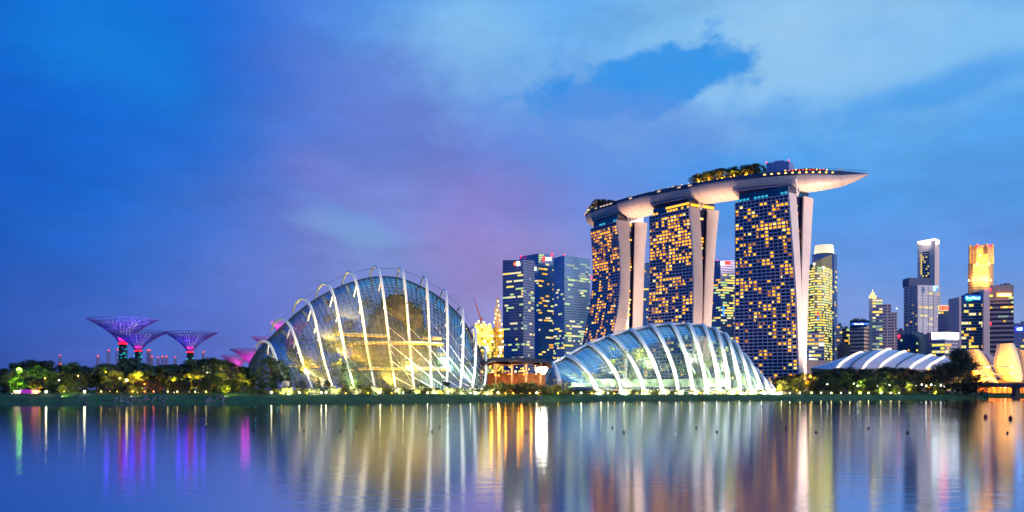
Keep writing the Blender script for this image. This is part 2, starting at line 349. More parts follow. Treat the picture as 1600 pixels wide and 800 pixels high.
def hotel_tower(label, corner, left_px, top_py, endtop_px, ang, tabs, lit, seed, crown_amber, toprows, wts=(.45,.3,.1,.15)):
    """corner: (px, depth) of the near top edge where facade and end wall meet; tabs: photo outlines of the two legs"""
    rg = random.Random(seed)
    xc, Yc = (corner[0]-800)/F*corner[1], corner[1]
    lx = Vector((math.cos(RAD(ang)), -math.sin(RAD(ang)))); ly = Vector((math.sin(RAD(ang)), math.cos(RAD(ang))))
    s = (left_px-800)/F; L = (xc - s*Yc) / (lx.x - s*lx.y)
    ROOF = EYE + (HY - top_py)/F*Yc
    root = thing('hotel_tower', label, 'hotel tower', (xc, Yc, 0), math.atan2(lx.y, lx.x), 'three hotel towers under one sky deck')
    def prof(tab, x0):
        bx, by = xc + lx.x*x0, Yc + lx.y*x0; out = []
        for py, px in tab:
            sp = (px-800)/F; tt = (sp*by - bx) / (ly.x - sp*ly.y)
            out.append((EYE + (HY-py)/F*(by + ly.y*tt), tt))
        return sorted(out)
    tl, a, b, c, d = (prof(tabs['facade'], -L), prof(tabs['a'], 0), prof(tabs['b'], 0), prof(tabs['c'], 0), prof(tabs['d'], 0))
    def sm(tab): return lambda z: (interp(tab, z) + interp(tab, z+8) + interp(tab, z-8)) / 3 if z > 14 else interp(tab, z)
    TL, A, B, C_, D = sm(tl), sm(a), sm(b), sm(c), sm(d)
    C = lambda z: max(C_(z), B(z) + .25)
    FH = 3.05; nf = int(ROOF / FH); zs = [ROOF - FH*k for k in range(nf+1)][::-1]; zs[0] = 2
    t_at = lambda x, z: TL(z) + (A(z) - TL(z)) * (x + L) / L
    fb = MB()   # front leg with its glass face
    fb.loft([[(-L,TL(z),z),(0,A(z),z),(0,B(z),z),(-L,TL(z)+(B(z)-A(z))+3,z)] for z in zs])
    front = fb.build('front_leg', M_NIGHTGLASS, root)
    rb = MB(); rb.loft([[(-L,max(C(z),TL(z)+(B(z)-A(z))+3.3),z),(0,C(z),z),(0,D(z),z),(-L,max(D(z),TL(z)+(B(z)-A(z))+9),z)] for z in zs]); rb.build('rear_leg', M_NIGHTGLASS, root)
    lb = MB()
    for z in zs[1:]:
        h = .95 if ROOF - z > 46 else .7
        lb.loft([[(-L-.2,TL(z)-.7,z-h),(0,A(z)-.7,z-h),(0,A(z)+.3,z-h),(-L-.2,TL(z)+.3,z-h)], [(-L-.2,TL(z)-.7,z),(0,A(z)-.7,z),(0,A(z)+.3,z),(-L-.2,TL(z)+.3,z)]])
    nc = int(L / 3.85); cw = L / nc
    for k in range(nc + 1):
        x = -L + cw*k
        lb.loft([[(x-.16, t_at(x,z)-.5, z),(x+.16, t_at(x,z)-.5, z),(x+.16, t_at(x,z)+.2, z),(x-.16, t_at(x,z)+.2, z)] for z in zs[::3]])
    lb.build('balcony_grid', M_LEDGE, front)
    for nm, p, q, yo in (('end_wall', A, B, 0), ('end_wall', C, D, 0)):
        e = MB(); e.loft([[(.05,p(z)-.25,z),(1.3,p(z)-.25,z),(1.3,q(z)+.1,z),(.05,q(z)+.1,z)] for z in zs] + [[(.05,p(ROOF)-.25,ROOF+1.2),(1.3,p(ROOF)-.25,ROOF+1.2),(1.3,q(ROOF)+.1,ROOF+1.2),(.05,q(ROOF)+.1,ROOF+1.2)]])
        e.build(nm, M_SLAB, root)
    # glazed atrium end between the legs
    gz = [z for z in zs if C_(z) - B(z) > 1.0]
    if len(gz) > 2:
        m = MB(); m.loft([[(-4,B(z)+.1,z),(-2.5,B(z)+.1,z),(-2.5,C(z)-.1,z),(-4,C(z)-.1,z)] for z in gz]); m.build('atrium_glazing', M_NIGHTGLASS, root)
        for z in gz[2:-1]:
            if rg.random() < .5:
                wdt = C(z) - B(z); y0 = B(z) + wdt*rg.uniform(.1,.45); y1 = min(C(z)-.3, y0 + wdt*rg.uniform(.25,.5))
                m = MB(); m.box(-2.5,-2.2,y0,y1,z+.4,z+2.2); m.build('window', rg.choice(G_ROOM), root)
            if rg.random() < .75:
                m = MB(); m.box(-2.2,-1.7,B(z)+.15,B(z)+.9,z+.5,z+1.8); m.build('corridor_light', G_ROOM[3] if rg.random()<.6 else G_ROOM[0], root)
    # lit rooms
    cells = []
    off = Vector((rg.random()*90, rg.random()*90, 0))
    for k in range(2, nf):
        z = zs[k]
        for j in range(nc):
            v = noise.noise(Vector((j*.33, k*.30, 0)) + off) * .8 + noise.noise(Vector((j*1.1, k*.16, 5)) + off)*.6
            bonus = toprows if ROOF - z < 42 else 0
            low = -.25 if z < 62 else 0
            sc_ = v + rg.random()*.95 + bonus + low
            if z > 16: cells.append((sc_, j, k))
    cells.sort(reverse=True); cells = cells[:lit]
    rg.shuffle(cells); rest = MB()
    for i, (v, j, k) in enumerate(cells):
        z = zs[k] - FH; x0 = -L + cw*j + .8 + rg.random()*.25; x1 = x0 + cw - 1.7
        if rg.random() < .2: x1 -= cw*.35
        y = t_at((x0+x1)/2, z + 1.2)
        m = MB() if i < 96 else rest
        m.k = rg.choices([0,1,2,3], wts)[0]
        yz = t_at((x0+x1)/2, z + 2.0)
        m.loft([[(x0,y-.45,z+.15),(x1,y-.45,z+.15),(x1,y+.2,z+.15),(x0,y+.2,z+.15)], [(x0,yz-.45,z+1.8),(x1,yz-.45,z+1.8),(x1,yz+.2,z+1.8),(x0,yz+.2,z+1.8)]])
        if i < 96: m.build('window', G_ROOM, front)
    if rest.f: tag(rest.build('window', G_ROOM, front), kind='stuff')
    # glazed storey and struts between the roof and the deck
    dw = D(ROOF)
    m = MB(); m.box(-L+1.5,-1.5,3,dw-3,ROOF,ROOF+7.5); cr_ = m.build('glass_crown', M_TEAL, root)
    m = MB()
    for k in range(nc):
        if rg.random() < .5: m.box(-L+2.2+k*(cw-.25), -L+2.2+k*(cw-.25)+cw*.6, 2.7, 3, ROOF+1.2, ROOF+3.0)
    m.build('crown_light', G_AMBERBAR if crown_amber else G_TEALWIN, cr_)
    if crown_amber:
        m = MB(); m.box(-L*.62, -2, 2.2, 2.6, ROOF+4.2, ROOF+6.0); m.build('light_bar', G_AMBERBAR, cr_)
        m = MB(); m.box(-1.5,-1.2, 4, dw-4, ROOF+2.5, ROOF+5); m.build('light_bar', G_AMBERBAR, cr_)
    ym = (B(ROOF)+C(ROOF))/2
    m = MB()
    m.tube([(0, ym-2.5, ROOF), (2.5, ym-9, ROOF+14)], .75); m.tube([(0, ym-2.5, ROOF), (0, ym+4.5, ROOF+14)], .75); m.build('deck_strut', M_WHITE, root)
    # floodlights washing the two pale end walls
    for yy, zz in ((A(40)+4, 6), (D(40)-4, 6)):
        lamp('SPOT', (46, yy, zz), 250000, (255, 214, 180), root, 1.5, (0, yy, 165), 105, 1.0)
    P = lambda x, y, z: Vector((xc + lx.x*x + ly.x*y, Yc + lx.y*x + ly.y*y, z))
    return dict(root=root, centre=P(-L/2, dw/2, ROOF), L=L, W=dw, roof=ROOF, P=P)

T1 = hotel_tower('hotel tower with the strongest outward curve, at the low end of the sky deck', (962, 990), 922.5, 346, 1010.7, 64, dict(
    facade=[(355,922.5),(392,926),(434,927),(464,924),(497,919),(527,912.5)], a=[(346,962.5),(379,967.3),(420,969),(447,968.7),(480,966),(516,959),(540,952)],
    b=[(346,982),(392,983.2),(434,983.2),(475,982),(516,975.5),(540,969)], c=[(346,991.5),(420,990),(508,988),(540,987)], d=[(346,1010.7),(406,1005.8),(508,1003),(540,1001)]), 265, 3, False, .2, (.34,.14,.02,.5))
T2 = hotel_tower('middle hotel tower of the three, with an amber lit crown', (1076, 912), 1015, 325, 1122.5, 56, dict(
    facade=[(335,1015),(392,1016),(447,1015),(505,1012.6),(540,1010)], a=[(325,1075.8),(365,1080),(406,1082),(447,1082.7),(502,1082),(540,1081)],
    b=[(326,1091.5),(365,1094),(406,1096),(447,1096.4),(502,1095.6),(540,1094.5)], c=[(326,1104.7),(392,1102.7),(447,1100),(505,1097.8),(540,1096.5)], d=[(327,1122.5),(365,1118.4),(406,1115),(447,1113),(506,1110),(540,1109)]), 285, 5, True, .36)
T3 = hotel_tower('widest hotel tower, whose pale end legs join halfway down, beside the yellow rounded office tower', (1231, 840), 1149, 303, 1269, 48, dict(
    facade=[(313,1149),(400,1149),(480,1148.5),(585,1147.5)], a=[(303,1231),(360,1235.5),(440,1241.5),(480,1243.5),(585,1247)],
    b=[(303,1242),(360,1246),(440,1250),(480,1251.8),(585,1253)], c=[(305,1254.5),(360,1253),(440,1251),(480,1252.2),(585,1253.4)], d=[(306,1269),(360,1266),(440,1261.5),(480,1259.8),(585,1257.5)]), 245, 11, False, .02)

# ------------------------------------------------------------------ the boat-shaped deck across them
c1, c2, c3 = (T['centre'] for T in (T1, T2, T3))
PATH = [Vector((88, 1072, 0)), Vector((c1.x, c1.y, 0)), Vector((c2.x, c2.y, 0)), Vector((c3.x, c3.y, 0)), Vector((303, 834, 0))]
RIMZ = [196, 197.5, 198.5, 195.5, 190.5]
def deck(t, lat=0., dz=0.):
    """point on the deck: t 0..4 along the path, lat -1 (towards the water) .. 1, dz above the deck"""
    p = cr(PATH, t); tg = (cr(PATH, min(4, t+.02)) - cr(PATH, max(0, t-.02))).normalized()
    nl = Vector((-tg.y, tg.x, 0))
    w = half(t)
    z = cr([Vector((0,0,z)) for z in RIMZ], t).z
    return p + nl*(lat*w) + Vector((0,0,z+dz))
def half(t):
    if t < .75: return 19 * max(0.04, 1-(1-t/.75)**2.4) ** .5
    if t > 2.9: return max(.3, 19 * (1 - ((t-2.9)/1.1)**2.3) ** .8)
    return 19.
def belly(t):
    if t < .6: return 13 * max(0.05, 1-(1-t/.6)**2) ** .5
    if t > 2.9: return max(.4, 13 * (1 - ((t-2.9)/1.1)**2.4) ** .85)
    return 13.
sky_root = thing('sky_deck', 'long boat shaped deck with a pale hull lying across three hotel towers', 'sky deck', tuple(deck(2)))
def rel(o):
    o.location = -sky_root.location; return o
M_HULL = mat('hull_panels', (214, 192, 186), .45, var=.06, scale=.12, bump=.05)
M_RIM = mat('deck_rim', (52, 66, 104), .35, var=.2)
M_DECK = mat('deck_floor', (90, 90, 100), .7)
hb, rb_, db = MB(), MB(), MB()
rings, rr, dr = [], [], []
NS = 90
for i in range(NS+1):
    t = 4*i/NS; b = belly(t); ring = []
    for k in range(15):
        a = math.pi * k/14
        ring.append(deck(t, -math.cos(a)*.97, -2.6*min(1, (4-t)/.3+.06) - b*math.sin(a)**.85))
    rings.append(ring)
    e_ = min(1, (4-t)/.3+.06); rr.append([deck(t,-.97,-2.7*e_), deck(t,-1.03,-1.6*e_), deck(t,-1.03,1.1*e_), deck(t,-1.0,1.1*e_), deck(t,-.99,0.0), deck(t,.99,0.0), deck(t,1.0,1.1*e_), deck(t,1.03,1.1*e_), deck(t,1.03,-1.6*e_), deck(t,.97,-2.7*e_)])
hb.loft(rings, closed=False); hb.face(*rings[0]); rel(hb.build('hull', M_HULL, sky_root, smooth=True))
rb_.loft(rr, closed=True); rel(rb_.build('deck_rim', M_RIM, sky_root))
# panel joints of the hull: thin ribs standing proud
jb = MB()
for i in range(8, 86, 2):
    t = 4*i/NS; b = belly(t)
    jb.tube([deck(t, -math.cos(math.pi*k/14)*.97, -2.68 - b*math.sin(math.pi*k/14)**.85) for k in range(15)], .09, 3)
rel(jb.build('hull_joint', mat('hull_joint', (150,130,126), .6), sky_root))
# dark recessed troughs above each tower
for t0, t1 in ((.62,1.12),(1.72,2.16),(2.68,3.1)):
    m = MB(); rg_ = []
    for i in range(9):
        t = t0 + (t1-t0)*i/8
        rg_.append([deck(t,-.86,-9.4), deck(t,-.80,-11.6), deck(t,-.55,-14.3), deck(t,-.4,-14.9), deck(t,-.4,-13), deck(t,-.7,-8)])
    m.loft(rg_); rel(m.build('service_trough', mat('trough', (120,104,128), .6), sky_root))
    m = MB(); m.tube([deck(t0+(t1-t0)*i/8,-.88,-11.2) for i in range(9)], .55); rel(m.build('hull_rail', mat('rail_pink', (225,190,205), .5), sky_root))
# rim lights: rows of small lit openings along the near side
rg = random.Random(4)
for i in range(54):
    t = .25 + 3.45*i/54
    if t > 2.98 or rg.random() < .28:
        m = MB(); a, b = deck(t,-1.045,-1.1), deck(t+(.02 if t > 2.98 else .035),-1.045,-.1)
        p, q = deck(t,-1.045,-1.2), deck(t+(.02 if t>2.98 else .035),-1.045,-1.2); up = Vector((0,0,1.1)); out = (deck(t,-1.075)-deck(t,-1.045))
        m.loft([[p,q,q+up,p+up],[p+out,q+out,q+out+up,p+out+up]]); rel(m.build('rim_light', G_ROOM[2] if t > 2.98 else glow('rim_pale',(250,215,170),.9), sky_root))
G_TRIM = glow('deck_lamp', (255, 190, 70), 6); 
def deck_lamps(ts, lat, r=.55, m=G_TRIM):
    for t in ts:
        b = MB(); p = deck(t, lat, 0); b.tube([p, p+Vector((0,0,1.4))], .12, 5); b.k = 1; b.ball(p+Vector((0,0,1.9)), r, 6); rel(b.build('deck_lamp', [M_RIM, m], sky_root))
deck_lamps([.14,.2,.25,.3,.34,.4,.47,.6], -.8, .5); deck_lamps([1.12,1.2,1.26,1.4,1.46,1.52,1.58,1.75,1.83,1.95,2.02], -.85, .42, glow('deck_lamp_pale',(255,226,150),3)); deck_lamps([2.12,2.2,2.31,2.36,2.43,2.52,2.57,2.66,2.8], -.85, .45)
# little tower, restaurant and mast on the deck
m = MB(); p = [deck(2.98,-.55), deck(3.2,-.55), deck(3.2,.25), deck(2.98,.25)]
m.loft([[q for q in p],[q+Vector((0,0,11.5)) for q in p]]); pp=[a.lerp((p[0]+p[2])/2,.55) for a in p]; m.loft([[q+Vector((0,0,11.5)) for q in pp],[q+Vector((0,0,13.5)) for q in pp]])
rel(m.build('lift_tower', mat('lift_tower', (120,140,185), .6, var=.1), sky_root))
m = MB()
for q in (p[0], p[1]): m.ball(q+Vector((0,0,12)), .6, 6)
rel(m.build('beacon', G_RED, sky_root))
m = MB(); rn = []
for i in range(9):
    t = 3.18+.42*i/8; h = 3.2 + 2.4*math.sin(math.pi*i/8)
    rn.append([deck(t,-.9,0), deck(t,-.9,h*.55), deck(t,-.2,h), deck(t,.5,h*.6), deck(t,.5,0)])
m.loft(rn); rel(m.build('bar_pavilion', mat('pavilion_wood', (120,60,40), .6), sky_root))
for k in range(13):
    t = 3.19+.033*k; b = MB(); p_ = deck(t,-.95,1.6+.8*rg.random()); b.ball(p_, .5, 6); rel(b.build('bar_lamp', glow('bar_red',(255,70,30),3.0) if k%3 else G_TRIM, sky_root))
m = MB(); p_ = deck(3.7,0); m.tube([p_, p_+Vector((0,0,9))], .15, 5); m.box(p_.x-2,p_.x+2.2,p_.y-.2,p_.y+.2,p_.z+4.2,p_.z+5.4); rel(m.build('mast', M_WHITE, sky_root))
m = MB()
for i in range(30): t=3.55+.44*i/30; q=deck(t,-1.02,1.1); m.tube([q,q+Vector((0,0,1.5))],.1,4)
m.tube([deck(3.55+.44*i/30,-1.02,2.6) for i in range(31)], .12, 4); rel(m.build('railing', M_TEAL, sky_root))
# real floodlights in the gardens below that wash the belly of the hull
for t, dx, pw in ((.35,-10,1.0),(1.42,8,1.5),(1.55,-6,.9),(2.42,6,1.5),(2.6,-6,.9),(3.25,30,1.3),(3.6,36,1.2)):
    q = deck(t,0); o = lamp('SPOT', (q.x+dx*.3, q.y-6, 14), 1200000*pw, (255,212,172), None, 4, (q.x, q.y-4, 184), 27, 1.0); o.name = 'hull_floodlight'
# ------------------------------------------------------------------ the two glass domes
M_RIB = mat('white_steel', (232, 232, 230), .45, var=.04)
M_MULL = mat('mullion', (58, 68, 72), .4, metal=.3)
def dome(name, label, ribs, tipL, tipR, p_front, p_rear, rib_r, glass_drop, glass, sub, rows, mull_r, rearw, strut_n, mull=M_MULL, taper=.35):
    """ribs: (foot px, foot row, foot depth, apex px, apex row, apex depth, glass row at the crest)"""
    R0 = ribs[len(ribs)//2]; base = at(R0[0], R0[1], R0[2]); root = thing(name, label, 'glasshouse', (base.x, base.y, 0))
    off = Vector((base.x, base.y, 0))
    def curve(fp, ap, n, hook=False):
        fp, ap = Vector(fp), Vector(ap); h = ap.z - fp.z; d = Vector((ap.x-fp.x, ap.y-fp.y, 0)); pts = []
        for i in range(n+1):
            th = math.pi/2 * i/n; s = 1 - max(0, math.cos(th))**(2/p_front); z = max(0, math.sin(th))**(2/p_front)
            pts.append(fp + d*s + Vector((0,0,h*z)))
        if hook:      # a rib turns tightly over the crest and lands on the glass just behind it
            for i in range(1, 7):
                th = math.pi/2 * (1 - .42*i/6); pts.append(fp + d*(1+.2*math.cos(th)) + Vector((0,0,h*(1-1.05*(1-math.sin(th))))))
        else:
            for i in range(1, n+1):
                th = math.pi/2 * (1-i/n); s = 1 + rearw*max(0, math.cos(th))**(2/p_rear); z = max(0, math.sin(th))**(2/p_rear)
                pts.append(fp + d*s + Vector((0,0,h*z)))
        return pts
    PROF = [Vector(q+(0,)) for q in ((0,0),(.13,.15),(.26,.31),(.36,.47),(.45,.615),(.55,.755),(.65,.87),(.76,.945),(.88,.985),(1,1),(1.1,.985),(1.19,.95),(1.25,.9),(1.28,.85))]
    def arch(fp, ap):
        fp, ap = Vector(fp), Vector(ap); h = ap.z-fp.z; d = Vector((ap.x-fp.x, ap.y-fp.y, 0)); pts = []; k = max(0, min(1, 1+(ap.x-fp.x)/9))   # steep ribs lean over sideways at the top
        for i in range(40):
            q = cr(PROF, 13*i/39); lat = 1.7*math.sin(math.pi*q.x) if q.x < 1 else -10.5*(q.x-1); pts.append(fp + d*q.x + Vector((lat*k,0,h*q.y)))
        return pts
    G = []
    for (fx, fy, fd, ax, ay, ad, gy) in ribs:
        f = at(fx, fy, fd) - off; a = at(ax, ay, ad) - off
        f.z = max(f.z, 4.2)
        pts = arch(f, a) if name.startswith('tall') else curve(f, a, 14, True)
        m = MB(); n = len(pts)
        m.tube(pts, [rib_r*(1-taper*abs(i/(n-1)*2-1)**2) for i in range(n)], 8)
        rib = m.build('rib', M_RIB, root, smooth=True)
        dirn = Vector((a.x-f.x, a.y-f.y, 0)).normalized()
        ga = at(ax, gy, ad) - off + dirn*1.0; gf = f + dirn*glass_drop
        G.append((gf, ga))
        gp = curve(gf, ga, 14)
        if strut_n:
            s = MB()
            for k in range(strut_n):
                i = 2 + int(k*10/strut_n); q = min(pts, key=lambda v: (v-gp[i]).length)
                s.tube([q, gp[i]], .24, 5)
            s.build('strut', M_RIB, rib)
        mm = MB(); mm.box(f.x-1.3,f.x+1.3,f.y-1.3,f.y+1.3,f.z-1.6,f.z+.3); mm.build('footing', mat('concrete',(150,150,145),.8), rib)
    # glazed shell lofted through the ribs, closed towards its two tips
    tl, tr = at(*tipL) - off, at(*tipR) - off
    g0, g1 = G[0], G[-1]
    tl.z = max(tl.z, 4.4); tr.z = max(tr.z, 4.4)
    FE = [tl] + [g[0] for g in G] + [tr]
    AP = [tl + Vector((0,2,.4))] + [g[1] for g in G] + [tr + Vector((0,2,.4))]
    grid = []; nU = (len(FE)-1)*sub
    for i in range(nU+1):
        t = i/sub
        grid.append(curve(cr(FE, t), cr(AP, t), rows))
    for q in grid:
        for v in q: v.z = max(v.z, 3.6)
    m = MB(); m.loft(grid, closed=False); m.build('glazing', glass, root, smooth=True)
    mb = MB()
    for i in range(1, nU): mb.tube([v + Vector((0,-.12,.06)) for v in grid[i]], mull_r, 3, False)
    nr = len(grid[0])
    for j in range(0, nr-2, 1): mb.tube([grid[i][j] + Vector((0,-.14,.05)) for i in range(nU+1)], mull_r*.9, 3, False)
    mb.build('glazing_grid', mull, root)
    return root, off, G, grid

GL_CLOUD = glassmat('cloud_glass', (.84, .93, .92), .11, .06, (.6, .8, .9), .06, .115)
GL_FLOWER = glassmat('flower_glass', (.74, .84, .80), .12, .05, (.46, .68, .86), .05, .035)
# (foot px, row) (apex px, row) glass row
CL = [(447,597,410,533,548),(488,607,437,499,518),(519,604,470,467,486),(552.5,604,504.5,443.5,461),(585.5,604,543.5,425.5,443),(618.5,607,584,416.5,432.5),(647,607,624.5,419,434),
      (674,606,662,432,449),(698,607,693.5,453.5,469),(719,608,719.5,479.5,494),(738.5,607,738.5,511,524),(756.5,607,753.5,543,556)]
ribs = []
for (fx, fy, ax, ay, gy) in CL:
    fd = shore(fx) + 24; k = 1 - abs(fx-625)/150*.35
    ribs.append((fx, fy, fd, ax, ay, fd + 44*max(.45,k), gy))
cl_root, cl_off, cl_G, cl_grid = dome('tall_glasshouse', 'tall glass dome with white arched ribs standing clear of it and lit garden inside', ribs,
    (389,592,shore(390)+46), (763,607,shore(760)+34), 1.28, 2.0, .6, 1.6, GL_CLOUD, 5, 28, .11, .75, 6)
FLW = [(874,597,862,568,571),(931,607,886,556,559),(971.5,610,919,537,540),(1006,611,952,524.5,527.5),(1034.5,611,985,515,518),(1060,611.5,1017,508.5,511.5),(1082.5,611.5,1048,505.5,508.5),(1103.5,611.5,1075,505.5,508.5),
       (1123,611,1098,507.5,510.5),(1139.5,611.5,1117,513,516),(1156,611.5,1133,521.5,524.5),(1172.5,611.5,1146,533,536),(1189,611,1160,553,556),(1201,611,1175,574,577),(1210,611,1190,592,594)]
ribs = []
for (fx, fy, ax, ay, gy) in FLW:
    fd = shore(fx) + 26; k = 1 - abs(fx-1070)/170*.4
    ribs.append((fx, fy, fd, ax, ay, fd + 42*max(.4,k), gy))
fl_root, fl_off, fl_G, fl_grid = dome('low_glasshouse', 'low glass dome with many bright white ribs sloping down to a point', ribs,
    (858,586,shore(860)+40), (1216,611,shore(1215)+30), 1.36, 2.0, 1.06, 1.1, GL_FLOWER, 3, 20, .085, .9, 4, mull=mat('pale_mullion',(110,128,130),.4), taper=.05)
m = MB(); m.tube([g[1]+Vector((0,0,.9)) for g in fl_G], .7, 8); m.build('ridge_beam', M_RIB, fl_root, smooth=True)
# inner steel of the low dome: pale columns and leaning braces behind the glass
m = MB()
for i in range(1, len(fl_G)-1):
    f0, a0 = fl_G[i]; f1, a1 = fl_G[i+1]
    m.tube([f0 + Vector((2,9,0)), a0.lerp(a1,.5)*.86 + f0*.14], .45, 6)
    if i > 5: m.tube([f1 + Vector((1,7,0)), f0.lerp(a0,.55) + Vector((0,4,6))], .5, 6)
m.build('inner_brace', mat('pale_green_steel', (178, 210, 180), .5), fl_root)
# thin braces in the lower right of the tall dome, one part each
def brace(a, b, r):
    k = MB(); k.tube([a, b], r, 4); k.build('brace', M_RIB, cl_root)
for i in range(5, len(cl_G)-1):
    for k in range(5): brace(cl_grid[(i+1)*5][4+k*3] + Vector((0,-.3,0)), cl_grid[(i+2)*5][1+k*3] + Vector((0,-.3,0)), .085)
for i in range(1, len(cl_G)-1, 2): brace(cl_grid[(i+1)*5][9] + Vector((0,-.25,0)), cl_grid[(i+2)*5][2] + Vector((0,-.25,0)), .08)
# stay cable over the tall dome's ribs
m = MB()
for i in range(len(CL)-1): m.tube([cl_G[i][1] + Vector((0,0,4.2)), cl_G[i+1][1] + Vector((0,0,4.2))], .07, 4)
m.build('stay_cable', M_MULL, cl_root)

# ---- planting inside the domes
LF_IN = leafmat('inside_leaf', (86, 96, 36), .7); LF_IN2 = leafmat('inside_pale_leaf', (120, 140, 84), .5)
def leafcloud(m, c, r, n, size, rg, sq=1.):
    for _ in range(n):
        d = Vector((rg.gauss(0,1), rg.gauss(0,1), rg.gauss(0,1))).normalized(); q = rg.random()**.45
        m.leaf(Vector(c) + Vector((d.x*r*q, d.y*r*q, d.z*r*q*sq)), (d + Vector((rg.gauss(0,.5),rg.gauss(0,.5),rg.gauss(0,.5)+.3))).normalized(), size*rg.uniform(.6,1.3), rg)
rg = random.Random(21)
mt = thing('planted_mountain', 'planted artificial mountain ringed by lit walkways, inside the tall glass dome', 'indoor garden', tuple(flat(618, 434)))
mo = Vector(mt.location)
m = MB(); pf = [(22,4.5),(21,10),(19,17),(17,24),(14,31),(11,38),(7,43),(3,47)]
m.loft([[ (r*(1+.22*noise.noise(Vector((math.cos(a)*1.5, math.sin(a)*1.5, z*.1))))*math.cos(a), .62*r*math.sin(a), z) for a in [2*math.pi*k/20 for k in range(20)]] for r, z in pf])
m.build('rock_core', mat('garden_rock', (84, 76, 52), .9, var=.5, scale=.4), mt)
m = MB()
for r, z in pf:
    for k in range(int(r*1.5)):
        a = rg.random()*6.28; leafcloud(m, (r*math.cos(a), .62*r*math.sin(a), z + rg.uniform(-2,3)), rg.uniform(1.5,3), 40, 1.0, rg)
m.build('planting', LF_IN, mt)
G_WALK = glow('walkway_light', (255, 176, 30), 1.6, .4)
def ringpts(rx, ry, z, n=36): return [(rx*math.cos(2*math.pi*k/n), ry*math.sin(2*math.pi*k/n), z) for k in range(n+1)]
for rx, ry, z in ((21,14,25.5),(24,15,14.5)):
    m = MB(); m.tube(ringpts(rx,ry,z), .5, 4, False); w_ = m.build('walkway', mat('walkway_steel',(180,170,150),.5), mt)
    m = MB(); m.tube(ringpts(rx+.2,ry+.2,z-.75), .26, 4, False); m.build('edge_light', G_WALK, w_)
# long balcony floors behind the glass
fl = thing('gallery_floor', 'lit gallery decks and stairs behind the tall dome glass', 'gallery', tuple(flat(600, 428)))
fo = Vector(fl.location)
for (pa, pya, pb, pyb, Y) in ((520,521,690,528,424),(450,569,500,571,400),(585,556,700,552,428)):
    a, b = at(pa,pya,Y)-fo, at(pb,pyb,Y+8)-fo
    m = MB(); m.tube([a, a.lerp(b,.5)+Vector((0,-3,0)), b], .55, 4); m.build('deck', mat('walkway_steel',(180,170,150),.5), fl)
    m = MB(); m.tube([a+Vector((0,-.9,-.8)), a.lerp(b,.5)+Vector((0,-3.9,-.8)), b+Vector((0,-.9,-.8))], .25, 4); m.build('edge_light', G_WALK, fl)
for k in range(7):
    p = at(590+k*17, 560+rg.uniform(-6,14), 432) - fo; m = MB(); m.box(p.x-2.2,p.x+2.2,p.y,p.y+.4,p.z-1.5,p.z+1.5); m.build('window', glow('gallery_window',(205,220,190),.75), fl)
def bush_patch(label, name, pxs, rowsy, dY, n, size, lm, cat, seed, rr=(1.5,3)):
    rg = random.Random(seed); p0 = gpt(sum(pxs)/2, shore(sum(pxs)/2)+dY); t = thing(name, label, cat, tuple(p0)); m = MB()
    for _ in range(n):
        px = rg.uniform(*pxs); Y = shore(px)+dY+rg.uniform(-4,6); p = at(px, rg.uniform(*rowsy), Y) - p0
        leafcloud(m, p, rg.uniform(*rr), 60, size, rg)
    m.build('foliage', lm, t); return t
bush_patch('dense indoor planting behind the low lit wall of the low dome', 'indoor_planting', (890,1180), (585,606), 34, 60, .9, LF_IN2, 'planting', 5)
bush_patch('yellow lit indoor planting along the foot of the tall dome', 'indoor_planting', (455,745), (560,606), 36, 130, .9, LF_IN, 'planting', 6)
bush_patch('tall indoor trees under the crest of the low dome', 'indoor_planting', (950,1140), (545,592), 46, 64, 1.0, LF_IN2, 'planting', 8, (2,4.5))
m = MB(); pts = [at(px, 596, shore(px)+32) for px in range(893, 1160, 12)]
m.loft([[(p.x,p.y,p.z-2.6),(p.x,p.y+.5,p.z-2.6),(p.x,p.y+.5,p.z+1.2),(p.x,p.y,p.z+1.2)] for p in pts])
o = m.build('inner_wall', mat('pale_wall', (150, 172, 140), .8)); tag(o, 'low pale wall running along inside the low dome', 'wall')
# lamps inside and at the feet of the ribs
def dome_lamp(px, py, Y, power, rgb, r=1.0, nm='dome_interior_light'):
    p = at(px,py,Y-16); o = lamp('SPOT', tuple(p), power*1.5, rgb, None, 1.0, (p.x, p.y+10, p.z+4), 168, .4); o.name = nm; return o
for px, py, dy, pw, c in ((530,560,52,16000,(255,205,70)),(560,545,44,16000,(255,186,50)),(655,540,40,12000,(255,190,60)),(600,540,38,9000,(255,196,40)),(640,575,44,14000,(255,215,120)),(480,580,46,10000,(255,214,110)),(500,590,40,9000,(255,214,110)),(478,556,48,9000,(255,210,90)),(515,520,56,12000,(255,214,110)),(545,480,62,12000,(255,220,130)),(550,592,36,7000,(225,255,150)),(680,592,36,8000,(215,250,225)),(700,570,44,14000,(190,240,220)),(735,585,40,7000,(225,250,230)),(610,590,40,12000,(255,214,80))):
    dome_lamp(px, py, shore(px)+dy, pw*1.5, c)
for px, py, dy, pw in ((900,588,42,9000),(960,575,48,18000),(1020,565,50,22000),(1080,560,52,24000),(1130,570,46,18000),(1170,590,40,9000)):
    dome_lamp(px, py, shore(px)+dy, pw*1.15, (240,252,214))
def uplight(px, dY, power, rgb, aim, parent, off):
    p = gpt(px, shore(px)+dY); p.z += .5
    lamp('SPOT', tuple(p-off), power, rgb, parent, .4, tuple(Vector(aim)-off), 120, 1.0)
for (fx, fy, ax, ay, gy) in CL:
    fd = shore(fx)+24; uplight(fx+5, 12, 26000 if fx < 640 else 34000, (255,238,205), at((fx*.6+ax*.4), (fy*.55+ay*.45), fd+14), cl_root, cl_off)
